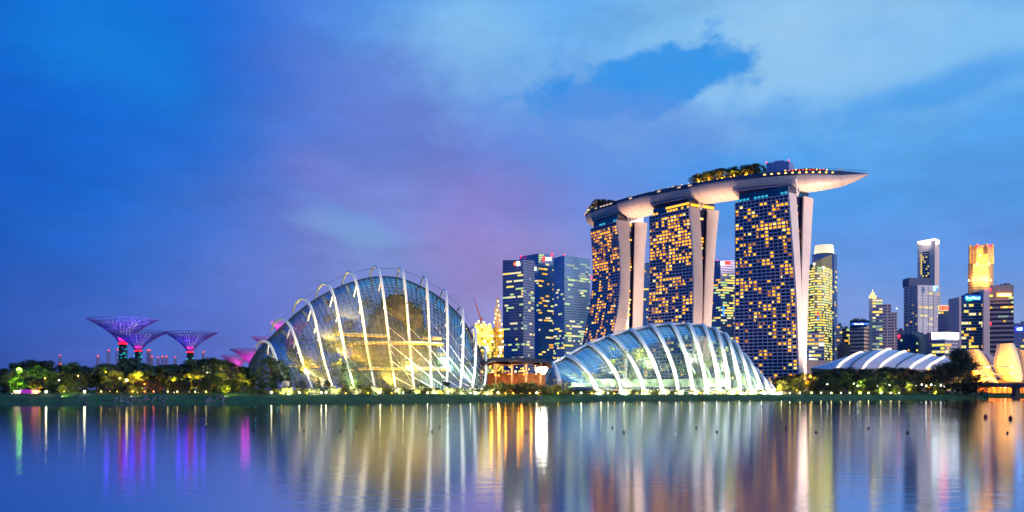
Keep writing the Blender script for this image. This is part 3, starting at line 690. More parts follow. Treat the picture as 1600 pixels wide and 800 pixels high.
for (fx, fy, ax, ay, gy) in FLW[1:]:
    fd = shore(fx)+26; uplight(fx+6, 13, 150000, (255,240,212), at((fx*.5+ax*.5), (fy*.45+ay*.55), fd+16), fl_root, fl_off)

# rear planting terraces that fill the tall dome
bush_patch('terraced tropical planting rising at the sloping side inside the tall dome', 'indoor_terrace', (440,590), (530,590), 52, 90, 1.0, LF_IN, 'planting', 9, (2,4))
bush_patch('dim planting high against the far glass of the tall dome', 'indoor_terrace', (500,690), (470,545), 66, 70, 1.1, leafmat('inside_olive_leaf',(120,112,60),.6), 'planting', 10, (2,4))
# ------------------------------------------------------------------ the city behind
P_YEL = [glow('office_yellow', (255, 224, 96), 1.25), glow('office_cream', (250, 236, 170), 1.1), glow('office_amber', (255, 184, 60), 1.1), glow('office_green', (206, 236, 150), .95), glow('office_pale', (176, 206, 190), .55), glow('office_white', (255, 250, 226), 2.2)]
M_BLUEG = mat('blue_glass', (120, 172, 204), .25, .6, var=.25, scale=.03, ior=1.7)
M_BLUED = mat('deep_blue_glass', (104, 142, 178), .28, .6, var=.25, scale=.03, ior=1.6)
M_SPB = mat('blue_spandrel', (136, 154, 190), .4, var=.15, scale=.03)
M_PURPLE = mat('dusk_purple_glass', (112, 116, 150), .28, .4, var=.25, scale=.03, ior=1.5)
M_SPP = mat('pinkish_spandrel', (206, 184, 188), .7, var=.1, scale=.03)
M_BEIGE = mat('beige_stone', (222, 194, 176), .75, var=.1, scale=.03)
M_GREYST = mat('grey_stone', (212, 208, 208), .75, var=.1, scale=.03)
M_TEALD = mat('dark_teal_glass', (50, 92, 120), .25, .5, var=.3, scale=.03, ior=1.6)
def office(label, pts, tops, dep, body, sp=None, pitch=4.2, sph=1.5, wins=None, seed=1, name='office_tower', cat='office tower', z0=4.8, fins=None, cap=True):
    """pts: front corners (px, depth) from one side to the other; tops: photo row of the roof over each"""
    rg = random.Random(seed); fp = [flat(*p) for p in pts]
    c = sum(fp, Vector())/len(fp); root = thing(name, label, cat, (c.x, c.y, z0))
    fp = [p - Vector((c.x, c.y, 0)) for p in fp]
    zt = [EYE + (HY-y)/F*p[1] - z0 for p, y in zip(pts, tops)]
    away = Vector((c.x, c.y, 0)).normalized()*dep
    back = [fp[-1]+away, fp[0]+away]
    b = MB(); b.prism(fp+back, 0, zt+[zt[-1], zt[0]]); bo = b.build('body', body, root)
    H = min(zt); n = int(H/pitch)
    if max(tops)-min(tops) <= 2.1 and H > 60:      # machine rooms and tanks on the flat roof
        u_ = (fp[-1]-fp[0]); k = MB(); md = (fp[0]+fp[-1])/2 + away*.45
        for _ in range(2):
            q = md + u_*rg.uniform(-.22,.22); a_ = u_.length*rg.uniform(.08,.17); k.box(q.x-a_,q.x+a_,q.y-4,q.y+4,H-1,H+rg.uniform(2.2,4.5))
        q = md + u_*rg.uniform(-.3,.3); k.tube([(q.x,q.y,H),(q.x,q.y,H+rg.uniform(5,10))], .25, 4); k.build('roof_plant', mat('plant_grey',(110,114,130),.6), root)
    s = MB(); frames = []
    for i in range(len(fp)-1):
        u = fp[i+1]-fp[i]; W = u.length; u = u/W; nrm = Vector((u.y, -u.x, 0))
        if nrm.dot(fp[i]+Vector((c.x,c.y,0))) > 0: nrm = nrm  # still drawn, merely turned away
        frames.append((fp[i], u, nrm, W))
        if sp:
            for k in range(n+1):
                z1 = H - k*pitch
                if z1 - sph < 0: continue
                a, d = fp[i], fp[i+1]; o = nrm*.5
                s.loft([[a,d,d+o,a+o], [q+Vector((0,0,sph)) for q in (a,d,d+o,a+o)]]) if False else s.loft([[q+Vector((0,0,z1-sph)) for q in (a,d,d+o,a+o)], [q+Vector((0,0,z1)) for q in (a,d,d+o,a+o)]])
        if fins:
            nf = max(1, int(W/fins[0]))
            for k in range(nf+1):
                a = fp[i] + u*(W*k/nf); hw = u*fins[1]/2; o = nrm*fins[2]
                s.loft([[q for q in (a-hw,a+hw,a+hw+o,a-hw+o)], [q+Vector((0,0,H)) for q in (a-hw,a+hw,a+hw+o,a-hw+o)]])
    if s.f: s.build('floor_bands' if not fins else 'facade_grid', sp, bo)
    if wins:
        used = set(); made = 0; rest = MB()
        for (side, f0, f1, cnt, pal, lmin, lmax, cw) in wins:
            a, u, nrm, W = frames[side]; nc = max(1, int(W/cw)); k0, k1 = int(f0*n), max(int(f0*n)+1, int(f1*n)); tries = 0; got = 0
            favs = [rg.randint(k0, k1-1) for _ in range(max(2, (k1-k0)//3))]
            while got < cnt and tries < cnt*8:
                tries += 1; k = rg.choice(favs) if rg.random() < .5 else rg.randint(k0, k1-1); j = rg.randint(0, nc-1); ln = min(rg.randint(lmin, lmax), nc-j)
                if any((side,k,q) in used for q in range(j-0, j+ln)): continue
                for q in range(j, j+ln): used.add((side,k,q))
                z1 = H - k*pitch - sph - .15; zb = z1 - (pitch-sph-.3)
                if zb < 1: continue
                p, q = a + u*(j*W/nc+.3), a + u*((j+ln)*W/nc-.3); o = nrm*.42
                m = MB() if made < 90 else rest; m.k = rg.choice(pal)
                m.loft([[x+Vector((0,0,zb)) for x in (p,q,q+o,p+o)], [x+Vector((0,0,z1)) for x in (p,q,q+o,p+o)]])
                if made < 90: m.build('window', P_YEL, bo)
                made += 1; got += 1
        if rest.f: tag(rest.build('window', P_YEL, bo), kind='stuff')
    return dict(root=root, off=Vector((c.x, c.y, z0)), fp=fp, zt=zt, frames=frames, body=bo, H=H)
def sign(B, name, px0, px1, py0, py1, Y, m, strokes=0, seed=1, thick=.8, back=None):
    """a lit sign fixed to building B; strokes > 0 breaks it up into letter-like marks too small to read"""
    rg = random.Random(seed); a, b = at(px0,py1,Y)-B['off'], at(px1,py0,Y)-B['off']
    if back:
        k = MB(); k.box(a.x-1.5,b.x+1.5,a.y,a.y+thick,a.z-1.2,b.z+1.2); par = k.build(name, back, B['root'])
    else: par = B['root']
    k = MB()
    if strokes:
        w = (b.x-a.x)/strokes
        for i in range(strokes):
            x = a.x + w*i; h = b.z - (b.z-a.z)*rg.choice([0,0,.25,.35])
            k.box(x+w*.1, x+w*.38, a.y-.5, a.y-.05, a.z, h)
            if rg.random()<.8: k.box(x+w*.38, x+w*.85, a.y-.5, a.y-.05, a.z+(h-a.z)*rg.choice([.0,.4,.7]), a.z+(h-a.z)*rg.choice([.0,.4,.7])+(h-a.z)*.32)
            if rg.random()<.5: k.box(x+w*.62, x+w*.85, a.y-.5, a.y-.05, a.z, h)
    else: k.box(a.x,b.x,a.y-.5,a.y-.05,a.z,b.z)
    return k.build('lettering' if strokes else ('sign_face' if back else name), m, par)
def beacon(B, px, py, Y, r=1.5, m=None):
    k = MB(); p = at(px,py,Y)-B['off']; k.ball(p, r, 8); k.tube([p-Vector((0,0,r*2.5)), p], .3, 5); return k.build('beacon', m or G_RED, B['root'])
G_WSIGN = glow('sign_white', (255, 250, 235), 11); G_RSIGN = glow('sign_red', (255, 30, 24), 8); G_CSIGN = glow('sign_cyan', (110, 220, 255), 10); G_YSIGN = glow('sign_yellow', (255, 200, 40), 5)
G_GSIGN = glow('sign_green', (150, 235, 160), .9); G_BSIGN = glow('sign_blue', (20, 120, 235), 1.6); G_OSIGN = glow('sign_orange', (255, 90, 30), 4)
A = office('blue glass office tower with an orange and white sign high on its flat topped face', [(785.6,1650),(817.5,1622),(835,1655)], [406.5,406,406], 40, M_PURPLE, M_SPB, 4.4, 1.5,
    [(0,.08,.3,14,[3,0,1],2,5,4),(0,.3,1,26,[3,4,0,1],1,4,4),(1,.05,.9,26,[3,0,1,4],1,3,4)], 2)
sign(A,'sign',803,807.5,410,414.5,1628,G_OSIGN); sign(A,'sign',807,815.5,409.5,414.5,1627,G_WSIGN)
B_ = office('angular blue glass tower with a stepped light strip and red beacon at its peak', [(812,1790),(841.5,1765),(866,1790)], [401,396,397.5], 45, M_BLUED, M_SPB, 4.4, 1.2,
    [(1,.06,.95,44,[2,2,0,1],1,3,4),(0,.1,.95,20,[3,1,2],1,2,4)], 3)
for k in range(4): sign(B_,'light_strip',841.8,850-2*k,397.5+3.4*k,399.6+3.4*k,1762,P_YEL[3])
sign(B_,'sign',848.5,852,401.5,408,1766,G_RSIGN); sign(B_,'sign',852.3,861.5,402,407.5,1766,P_YEL[5]); beacon(B_,862.5,397.5,1765,2.2); beacon(B_,814,400.5,1780,1.3)
sign(B_,'light_strip',829,838,417,423,1762,P_YEL[5])
C1 = office('broad blue glass tower with pale green lit floors beside the lowest hotel tower', [(865,1720),(882,1688),(922,1730)], [403.5,398.5,404.5], 45, M_BLUEG, M_SPB, 4.2, 1.3,
    [(0,.15,.5,8,[3,1],1,2,4),(0,.5,1,24,[3,1,0],1,3,4),(1,.04,.2,16,[4,4,3],2,5,4),(1,.2,.5,14,[3,1,4],1,3,4),(1,.5,1,80,[3,1,0,3,1],1,5,4)], 4)
beacon(C1,882,398,1688,1.0); beacon(C1,924,433,1650,1.6)
C2 = office('narrow blue tower glimpsed between the two lower hotel towers', [(1001,1700),(1018,1700)], [413,413.5], 30, M_BLUED, M_SPB, 4.4, 1.4, [(0,.05,1,34,[2,0,1],1,2,4)], 5)
C3 = office('lit office tower with red and white sign between middle and widest hotel towers', [(1104,1650),(1126,1635),(1152,1650)], [408,407,407], 40, M_PURPLE, M_SPB, 4.2, 1.3,
    [(0,.12,.95,34,[0,3,2],1,4,4),(1,.1,.42,36,[0,0,1,3],2,5,4),(1,.42,1,36,[0,3,1,2],1,3,4)], 6)
sign(C3,'sign',1126.5,1131.5,409,414,1632,G_WSIGN); sign(C3,'sign',1132,1141.5,408.5,413.5,1632,G_RSIGN); sign(C3,'light_strip',1129,1131.5,478,494,1632,glow('strip_blue',(40,150,255),1.5)); beacon(C3,1121,407,1640,1)
D0 = office('dark blue round shouldered tower with a white lit ringed crown', [(1269,1700),(1272,1680),(1303,1672),(1308,1690)], [397,397,397,398], 45, M_BLUED, M_SPB, 4.4, 1.0, [(1,.1,1,14,[0,4],1,2,4),(2,.1,1,20,[0,2,1],1,2,4)], 7)
p0 = at(1272.5,397,1700); p1 = at(1303,383,1700); cxr = (p1.x-p0.x)/2; k = MB(); cc = Vector(((p0.x+p1.x)/2, 1700, p0.z)) - D0['off']; h = p1.z-p0.z
k.lathe([(cxr*.92,0),(cxr*.86,h*.95),(cxr*.7,h)], 20, cc); cw_ = k.build('crown', mat('crown_cream',(235,225,205),.6), D0['root'])
for q in range(6):
    k = MB(); r_ = cxr*(1.0-.1*q/5); k.lathe([(r_,h*(q/6+.02)),(r_,h*(q/6+.1))], 24, cc); k.build('crown_light', glow('crown_white',(255,240,205),1.25), cw_)
D1 = office('rounded office tower with nearly every floor lit yellow, beside the widest hotel tower', [(1256,1560),(1264,1535),(1273,1522),(1284,1522),(1294,1536),(1300,1560)], [421,415,409,404,399.5,398], 35, mat('yellow_lit_core',(150,140,96),.5), mat('cream_ledge',(214,200,160),.6), 4.0, 1.5,
    [(i,0,1,110,[0,0,1,3],2,5,3) for i in range(5)], 8)
for px, py in ((1272,412.5),(1287,418)): beacon(D1,px,py,1518,2.0,P_YEL[5])
sign(D1,'light_strip',1277,1279,487,494,1518,glow('strip_red',(255,40,60),2)); sign(D1,'light_strip',1277,1279,495,500,1518,glow('strip_blue',(40,150,255),1.5))
D2 = office('low banded office block in front of the rounded yellow tower', [(1254,1420),(1288,1415)], [520.5,520.5], 30, M_PURPLE, mat('white_band',(226,214,210),.6), 5.6, 2.6, [(0,.0,.2,16,[2,2,0],1,2,4),(0,.2,1,24,[1,0,5],1,3,4)], 9, 'office_block', 'office block')
sign(D2,'sign',1280.5,1287.5,536,540.5,1412,P_YEL[5])
D3 = office('low pinkish podium under the banded block', [(1256,1360),(1298,1360)], [561.5,564], 30, mat('podium_pink',(236,196,176),.7), None, 8, 3, None, 10, 'podium_building', 'podium')
D4 = office('dark narrow tower just behind the yellow rounded tower', [(1307,1650),(1317,1650)], [508,508.5], 30, M_PURPLE, M_SPB, 4.4, 1.4, [(0,0,1,6,[0,2],1,1,4)], 11)
D5 = office('dark block with few green windows between narrow tower and beige banded block', [(1316,1600),(1329,1600)], [513,513], 30, M_PURPLE, M_SPP, 4.4, .8, [(0,0,.9,18,[0,2,3],1,2,3)], 12, 'office_block', 'office block')
D6 = office('plain low beige block at the foot of the dark towers', [(1309,1400),(1319,1390),(1328,1400)], [540,538,538], 20, mat('brown_stone',(120,96,88),.8), None, 5, 2, None, 13, 'office_block', 'office block')
D7 = office('dark block with a glowing blue band under its roof', [(1328,1560),(1358,1560)], [500.5,500.5], 30, M_TEALD, None, 4.4, 1.4, None, 14, 'office_block', 'office block')
sign(D7,'light_strip',1331,1357,504.5,507.5,1557,glow('blue_band',(70,130,255),1.4)); sign(D7,'lettering',1335,1350,505,507.2,1556,P_YEL[5],6,3)
D8 = office('beige office block striped with dark window bands', [(1327.5,1450),(1350,1440),(1357.6,1455)], [513,513,508], 30, M_BEIGE, mat('dark_band',(92,72,78),.5), 5.6, 2.4, [(0,.8,1,5,[2],1,2,4)], 15, 'office_block', 'office block')
D9 = office('purple banded stepped tower topped by a glowing golden spire', [(1358,1500),(1363,1492),(1379,1492)], [467,466.5,466.5], 40, M_PURPLE, M_SPP, 4.4, 1.5, [(1,.02,1,34,[0,1,3,4],1,4,4)], 16)
for (xa, xb, yt, Yq) in ((1379,1392.5,475,1496),(1392.5,1402,488,1502)):
    a, b = flat(xa,Yq)-D9['off'], flat(xb,Yq)-D9['off']; a.z=b.z=0; zt = EYE+(HY-yt)/F*Yq-4.8
    k = MB(); k.box(a.x,b.x,a.y,a.y+35,0,zt); w_ = k.build('stepped_wing', M_PURPLE, D9['root']); k = MB(); z = zt
    while z > 4: k.box(a.x,b.x,a.y-.6,a.y-.05,z-1.7,z); z -= 4.4
    k.box((a.x+b.x)/2-1,(a.x+b.x)/2+1,a.y-.9,a.y-.65,0,zt); k.build('floor_bands', M_SPP, w_)
k = MB(); a = flat(1357.8,1490)-D9['off']; b = flat(1362.6,1490)-D9['off']; k.box(a.x,b.x,a.y-1.2,a.y-.1,0,EYE+(HY-466)/F*1490-4.8); k.build('corner_pier', M_SPP, D9['root'])
c_ = at(1363.5,466.5,1500)-D9['off']; k = MB(); k.lathe([(5.5,0),(5.2,4.5),(3,5),(2.6,8.5),(.6,9.2),(.3,14)], 12, c_); k.build('spire', glow('spire_gold',(255,206,110),2.4,.4,.4), D9['root'])
k = MB(); a = at(1401,482,1500)-D9['off']; k.tube([Vector((a.x,a.y,a.z)), Vector((a.x,a.y,a.z-30))], .5, 5); k.build('antenna', M_WHITE, D9['root']); beacon(D9,1401,482,1500,1.2,P_YEL[5])
# tall pale tower with a recessed middle
E0 = office('tallest pale stone tower with a white lit rim and a dark recessed strip of windows', [(1433.5,1760),(1460.5,1742),(1467.6,1765)], [378,373,376], 34, mat('pink_stone',(226,204,200),.75,var=.08,scale=.03), None, 4.2, 1.4, None, 17)
a, u, nrm, W = E0['frames'][0]; k = MB(); zt_ = E0['H']
zl, zh = EYE+(HY-436)/F*1750-4.8, EYE+(HY-392)/F*1750-4.8; z = zh; k2 = MB()
p, q = a+u*W*.27, a+u*W*.7; o = nrm*.5
k.loft([[x+Vector((0,0,zl)) for x in (p,q,q+o,p+o)],[x+Vector((0,0,zh)) for x in (p,q,q+o,p+o)]]); rec = k.build('window_strip', M_NIGHTGLASS, E0['root'])
while z > zl+5:
    p2, q2 = p+o, q+o; o2 = nrm*.4
    k2.loft([[x+Vector((0,0,z-1.3)) for x in (p2,q2,q2+o2,p2+o2)],[x+Vector((0,0,z)) for x in (p2,q2,q2+o2,p2+o2)]]); z -= 4.2
k2.build('floor_bands', M_GREYST, rec)
rg = random.Random(5)
for i in range(24):
    z = zh - 4.2*rg.randint(1, int((zh-zl)/4.2)-1) - 1.5; f = rg.choice([.2,.2,.3,.4,.5,.6]); p2 = a+u*W*f+nrm*.95; q2 = p2+u*W*.07; k = MB()
    k.loft([[x+Vector((0,0,z-2.3)) for x in (p2,q2,q2+nrm*.3,p2+nrm*.3)],[x+Vector((0,0,z)) for x in (p2,q2,q2+nrm*.3,p2+nrm*.3)]]); k.build('window', P_YEL[0], rec)
k = MB()
for fr, (i0, i1) in zip(E0['frames'], ((0,1),(1,2))):
    a_, u_, n_, W_ = fr; p, q = a_, a_+u_*W_; z0_, z1_ = E0['zt'][i0], E0['zt'][i1]; o = n_*.8
    k.loft([[p+Vector((0,0,z0_-2.6)),q+Vector((0,0,z1_-2.6)),q+o+Vector((0,0,z1_-2.6)),p+o+Vector((0,0,z0_-2.6))],[p+Vector((0,0,z0_+.6)),q+Vector((0,0,z1_+.6)),q+o+Vector((0,0,z1_+.6)),p+o+Vector((0,0,z0_+.6))]])
k.build('lit_rim', glow('rim_white',(255,238,214),2.2), E0['root'])
sign(E0,'sign',1437,1453,379,382,1740,G_WSIGN); sign(E0,'sign',1462,1467,378,381,1748,G_WSIGN)
E1 = office('grey stone block with vertical piers and a blue white emblem below the tallest pale tower', [(1413.5,1640),(1434,1605),(1468,1625)], [447,445.5,446], 40, M_PURPLE, M_GREYST, 4.6, 2.3, [(0,.1,.9,12,[0,2],1,1,5),(1,.06,1,34,[0,1,2,1],1,2,5)], 18, fins=(11,2.4,.9))
k = MB(); a, b = at(1420,446,1640)-E1['off'], at(1457,434,1640)-E1['off']; k.box(a.x,b.x,a.y,a.y+26,a.z-1,b.z); k.build('roof_block', mat('slate_blue',(92,104,134),.6), E1['root'])
sign(E1,'sign',1457.5,1466,446.5,455,1600,glow('emblem_pale',(190,230,240),1.3)); k = MB(); a = at(1462.5,454.5,1597)-E1['off']; k.face(a, a+Vector((3.6,0,0)), a+Vector((2.0,0,7.5))); k.face(a+Vector((0,.3,0)), a+Vector((2.0,.3,7.5)), a+Vector((3.6,.3,0))); k.build('emblem', glow('emblem_blue',(10,90,220),1.6), E1['root'])
E2 = office('low dark teal block with scattered green lights', [(1403,1340),(1429,1330),(1454,1345)], [523,522,522], 30, M_TEALD, None, 4.6, 1.7, [(0,.05,.9,8,[3,2],1,1,3),(1,.1,.95,16,[3,0],1,2,3)], 19, 'office_block', 'office block')
beacon(E2,1404.5,525,1336,1.6,G_RED)
E3 = office('office block with yellow windows beneath a wide white illuminated band', [(1448,1300),(1456,1285),(1476,1275),(1497,1288)], [520,520,519.5,520.5], 26, M_PURPLE, M_GREYST, 4.4, 1.3, [(1,.2,1,24,[0,1,0],1,2,4),(2,.2,1,22,[0,1,2],1,3,4)], 20, 'office_block', 'office block')
k = MB()
for (a_, u_, n_, W_) in E3['frames'][1:]:
    p, q, o = a_, a_+u_*W_, n_*1.2; k.loft([[x+Vector((0,0,E3['H']-8)) for x in (p,q,q+o,p+o)],[x+Vector((0,0,E3['H']+.3)) for x in (p,q,q+o,p+o)]])
k.build('sign_band', glow('band_white',(250,252,255),5), E3['root'])
sign(E3,'lettering',1475.5,1486,523,526,1274,mat('sign_dark',(70,56,60),.6),6,2); sign(E3,'lettering',1467,1470,523,526,1275,glow('mark_pink',(255,150,120),1),1,4)
E4 = office('dark office block with red sign lettering under a green sloping roof fin', [(1465.5,1500),(1498,1490)], [485,485], 30, M_PURPLE, M_SPB, 4.4, 1.0, [(0,.03,.95,36,[0,2,1],1,2,4)], 21, 'office_block', 'office block')
sign(E4,'sign',1467,1494.5,478,484.5,1488,G_RSIGN,7,8,back=glow('sign_pale_green',(190,236,170),.8))
k = MB(); a, b, c_ = at(1480,478,1489)-E4['off'], at(1495,478,1489)-E4['off'], at(1495,469,1489)-E4['off']; k.loft([[a,b,c_],[v+Vector((0,3,0)) for v in (a,b,c_)]]); k.build('roof_fin', G_GSIGN, E4['root'])
F0 = office('octagonal stepped tower floodlit gold with red beacons on its crown', [(1512.5,1830),(1521,1805),(1544,1805),(1552.3,1830)], [412.5]*4, 40, mat('gold_lit_stone',(222,190,130),.7,var=.08,scale=.03), mat('gold_band',(176,146,100),.6), 5.2, 1.2, [(1,.06,.9,14,[0,1],1,1,5)], 22)
c_ = flat(1533,1834)-F0['off']; c_.z = 0; zb, zt_ = EYE+(HY-412.5)/F*1820-4.8, EYE+(HY-383)/F*1820-4.8; rr_ = 20.5
k = MB(); k.lathe([(rr_,zb),(rr_,zt_-4),(rr_*.96,zt_)], 8, c_); up = k.build('upper_tier', mat('gold_lit_stone',(0,0,0)), F0['root'])
k = MB()
for q in range(8):
    a_ = 2*math.pi*q/8; k.box(c_.x+rr_*math.cos(a_)-1.5,c_.x+rr_*math.cos(a_)+1.5,c_.y+rr_*math.sin(a_)-1.5,c_.y+rr_*math.sin(a_)+1.5,zb,zt_+2)
k.build('pier', mat('gold_lit_stone',(0,0,0)), up)
for px in (1522,1539): sign(F0,'crown_niche',px-3,px+4,386,397,1809,mat('niche',(90,70,60),.6))
for px, py in ((1527.5,384.5),(1547,384.5)): beacon(F0,px,py,1806,2.6)
for px, py in ((1521,437),(1541,437),(1527,411.5),(1546,411.5),(1515,437),(1532,398),(1549,437)):
    p = at(px,py,1796)-F0['off']; lamp('SPOT', tuple(p), 70000, (255,190,90), F0['root'], 2, (p.x,p.y+20,p.z+5), 165, .6); k = MB(); k.ball(p+Vector((0,2.5,-1)),1.6,6); k.build('floodlight', glow('flood_gold',(255,226,130),5), F0['root'])
F1 = office('dark glass tower with a glowing blue and white sign, in front of the gold tower', [(1502,1400),(1537,1392)], [461,459.5], 28, M_TEALD, M_SPB, 4.2, .6, [(0,.12,1,38,[0,2,0,1],1,3,3.2)], 23)
for xa, xb, yt in ((1498.5,1502,464),(1537,1546,453)):
    k = MB(); a, b = flat(xa,1388)-F1['off'], flat(xb,1388)-F1['off']; k.box(a.x,b.x-.1,a.y,a.y+34,0,EYE+(HY-yt)/F*1388-4.8); k.build('side_slab', mat('pale_side_slab',(214,190,196),.7,var=.06), F1['root'])
sign(F1,'sign',1509.5,1531,463.3,467.3,1387,G_CSIGN,9,6,back=G_BSIGN); sign(F1,'light_strip',1510,1518,468.3,470,1386,glow('strip_green',(60,220,140),1.5)); beacon(F1,1541,452,1388,1.5,glow('beacon_soft',(255,120,140),2))
F2 = office('grey brown office tower with dark window bands and a yellow lettered sign', [(1546.5,1300),(1584,1290)], [446,445], 34, mat('grey_brown',(184,164,158),.7,var=.1,scale=.03), mat('dark_band2',(56,50,80),.4), 6.1, 3.2, [(0,.1,.45,12,[3,0,2,4],1,2,3)], 24)
for q in F2['body'].children:
    if q.name.startswith('floor_bands'):
        for v in q.data.vertices:
            if v.co.z > F2['H']-20: v.co.z = F2['H']-20 if v.co.z > F2['H']-20 else v.co.z
sign(F2,'sign',1559.5,1579,459,462.3,1286,glow('sign_cream',(255,240,190),5),10,9,back=glow('sign_amber',(255,170,20),2.2)); sign(F2,'light_strip',1546.8,1550.5,461,463.5,1286,G_YSIGN); beacon(F2,1547.5,452,1290,1.4); beacon(F2,1548,505,1288,1.1)
F3 = office('dark purple block with a small cyan and violet sign at the edge of the view', [(1584,1450),(1640,1440)], [505,505], 30, M_PURPLE, M_SPB, 4.4, 1, [(0,.2,.9,22,[2,0,4],1,2,3)], 25, 'office_block', 'office block')
sign(F3,'sign',1589,1597,512,516,1438,G_CSIGN,4,5,back=glow('sign_violet',(70,60,255),3)); 
X1 = office('distant grey block between the stepped tower and the low teal block', [(1400,1700),(1413,1700)], [516,516], 30, M_PURPLE, None, 4.4, 1, None, 26, 'office_block', 'office block')
# towers under construction, lit yellow
H0 = office('half built tower block flooded with yellow work lights beside the tall dome', [(739,1500),(768,1490)], [506,508], 35, mat('raw_concrete',(150,134,90),.9,var=.3,scale=.06), mat('slab_edge',(196,180,120),.8), 4.4, 1.0, [(0,.0,.4,50,[0,0,1,5],1,2,4),(0,.4,1,50,[0,3,4],1,2,4)], 27, 'unfinished_building', 'building site')
H1 = office('half built block with lit masts next to the tower with the orange sign', [(768,1520),(787,1512)], [513,513], 35, mat('raw_concrete',(0,0,0)), mat('slab_edge',(0,0,0)), 4.4, 1.0, [(0,.0,.5,46,[0,2,5],1,1,3),(0,.5,1,30,[2,0,3],1,1,3)], 28, 'unfinished_building', 'building site')
G_WORK = glow('work_light', (255, 226, 120), 5)
for px, py in ((744,506),(748,502),(752,508),(756,504),(759,508),(741,511),(762,512),(757,518),(765,507)): beacon(H0,px,py,1486,1.5 if py<510 else 1.2,G_WORK)
for px, py in ((774,497),(777,484),(775,490),(779,477),(778,470),(781,500),(780,492),(772,503),(784,506)): beacon(H1,px,py,1508,1.0,G_WORK)
k = MB()
for px, yt in ((774.5,480),(777.5,467),(781,486)):
    a = at(px,yt,1515)-H1['off']; k.tube([a, Vector((a.x,a.y,70))], .8, 4)
    for z in range(75, int(a.z), 5): k.tube([(a.x-2,a.y,z),(a.x+2,a.y,z+5)], .35, 3); k.tube([(a.x+2,a.y,z),(a.x-2,a.y,z+5)], .35, 3)
k.build('mast', mat('mast_yellow',(190,150,80),.6), H1['root'])
for (px, py) in ((750,500),(777,500),(760,530)): lamp('SPOT', tuple(at(px,py,1462)), 90000, (255,214,80), None, 2, tuple(at(px,py-4,1500)), 140, 1).name='site_floodlight'
cr0 = thing('tower_crane', 'tower crane with raised jib over the yellow lit building site', 'crane', tuple(flat(750,1520)+Vector((0,0,4.8))))
o_ = Vector(cr0.location); a, b, c_ = at(751,500,1520)-o_, at(740.5,466,1520)-o_, at(756,497,1520)-o_
k = MB(); k.tube([Vector((a.x,a.y,0)), a+Vector((0,0,4))], 1.2, 4); k.build('crane_mast', mat('crane_red',(150,70,70),.6), cr0)
k = MB(); k.tube([a, b], .55, 4); k.tube([a+Vector((1.2,0,2)), b], .3, 4)
for i in range(10): k.tube([a.lerp(b,i/10), (a+Vector((1.2,0,2))).lerp(b,(i+.5)/10)], .22, 3)
k.build('jib', mat('crane_red',(0,0,0)), cr0); k = MB(); k.tube([a, c_], .7, 4); k.build('counter_jib', mat('crane_red',(0,0,0)), cr0)
# far port masts with red lights
masts = [(94,556,1),(153,557,0),(170,548,2),(184,547,2),(231,548,0),(234,548,0),(237.5,558,0),(247,559,1),(254,558,0),(260,558,0),(274,559,1),(318,551,0)]
mw = ['slim lattice mast with two red lights above the pale green trees','slim lattice mast with a red light by the tallest lit tree tower','thick lattice mast with a red light, tilted beside the tallest lit tree tower','faint mast half hidden behind the tallest lit tree tower','left one of a close pair of tall lattice masts between the lit tree towers','right one of a close pair of tall lattice masts between the lit tree towers','short mast with a red tip just beside the close pair','faint grey mast after the short red tipped one','lattice mast with a bright red tip, third of the low masts','lattice mast with a red tip, last of the low bright masts','dim low mast nearest the single lit tree tower','pale arched mast on the far side of the single lit tree tower']
for (px, py, kd), lb in zip(masts, mw):
    Y = 1900; r = thing('lattice_mast', lb, 'mast', tuple(flat(px,Y)+Vector((0,0,4.8))), 0, 'far lattice masts with red lights'); hh = at(px,py,Y).z-4.8
    k = MB(); w_ = 2.2 if kd < 2 else 3.2
    for sx_ in (-1,1):
        for sy_ in (-1,1): k.tube([(sx_*w_,sy_*w_,0),(sx_*w_*.7,sy_*w_*.7,hh)], .45, 4)
    z = 0
    while z < hh-5: k.tube([(-w_,-w_,z),(w_*.9,-w_,z+5)], .3, 3); k.tube([(w_,-w_,z),(-w_*.9,-w_,z+5)], .3, 3); z += 5
    k.build('frame', mat('mast_steel',(120,96,110),.6), r)
    if kd < 3:
        k = MB(); k.ball((0,0,hh+1), 1.9 if kd != 1 else 1.5, 6)
        if px < 100: k.ball((0,0,hh-16), 2.2, 6)
        k.build('beacon', glow('mast_red',(255,80,80),1.6), r)
# ------------------------------------------------------------------ arched hall, lotus museum, bridge, pavilion
hall = thing('exhibition_hall', 'low white arched roof hall with glowing rib lights behind the trees', 'hall', tuple(flat(1370,770)+Vector((0,0,4.8)))); ho = Vector(hall.location)
eave = [(1268,575,735),(1300,577,728),(1340,578,724),(1380,578,724),(1420,578,726),(1460,577,730),(1480,576,738)]
crest = [(1276,573,775),(1338,554.5,780),(1384,546.5,782),(1422,551.5,784),(1455,556,786),(1484,561,788),(1505,572,788)]
EV = [at(*p)-ho for p in eave]; CV = [at(*p)-ho for p in crest]
def roofpt(u, v, lift=0.):
    a, b = cr(EV, u*6), cr(CV, u*6)
    if v <= 1: th = v*math.pi/2; return Vector((a.x+(b.x-a.x)*v, a.y+(b.y-a.y)*(1-math.cos(th)), a.z+(b.z-a.z)*math.sin(th)**.62+lift))
    th = (2-v)*math.pi/2; return Vector((b.x+(b.x-a.x)*(v-1)*.6, b.y+45*math.cos(th), a.z+(b.z-a.z)*math.sin(th)+lift))
m = MB(); m.loft([[roofpt(u/36, v/8) for v in range(17)] for u in range(37)], closed=False); m.build('roof', mat('white_roof',(196,204,222),.4,var=.05), hall, smooth=True)
m = MB(); m.loft([[roofpt(u/24,0), Vector((roofpt(u/24,0).x, roofpt(u/24,0).y, 0))] for u in range(25)], closed=False); m.build('wall', mat('brown_stone',(0,0,0)), hall)
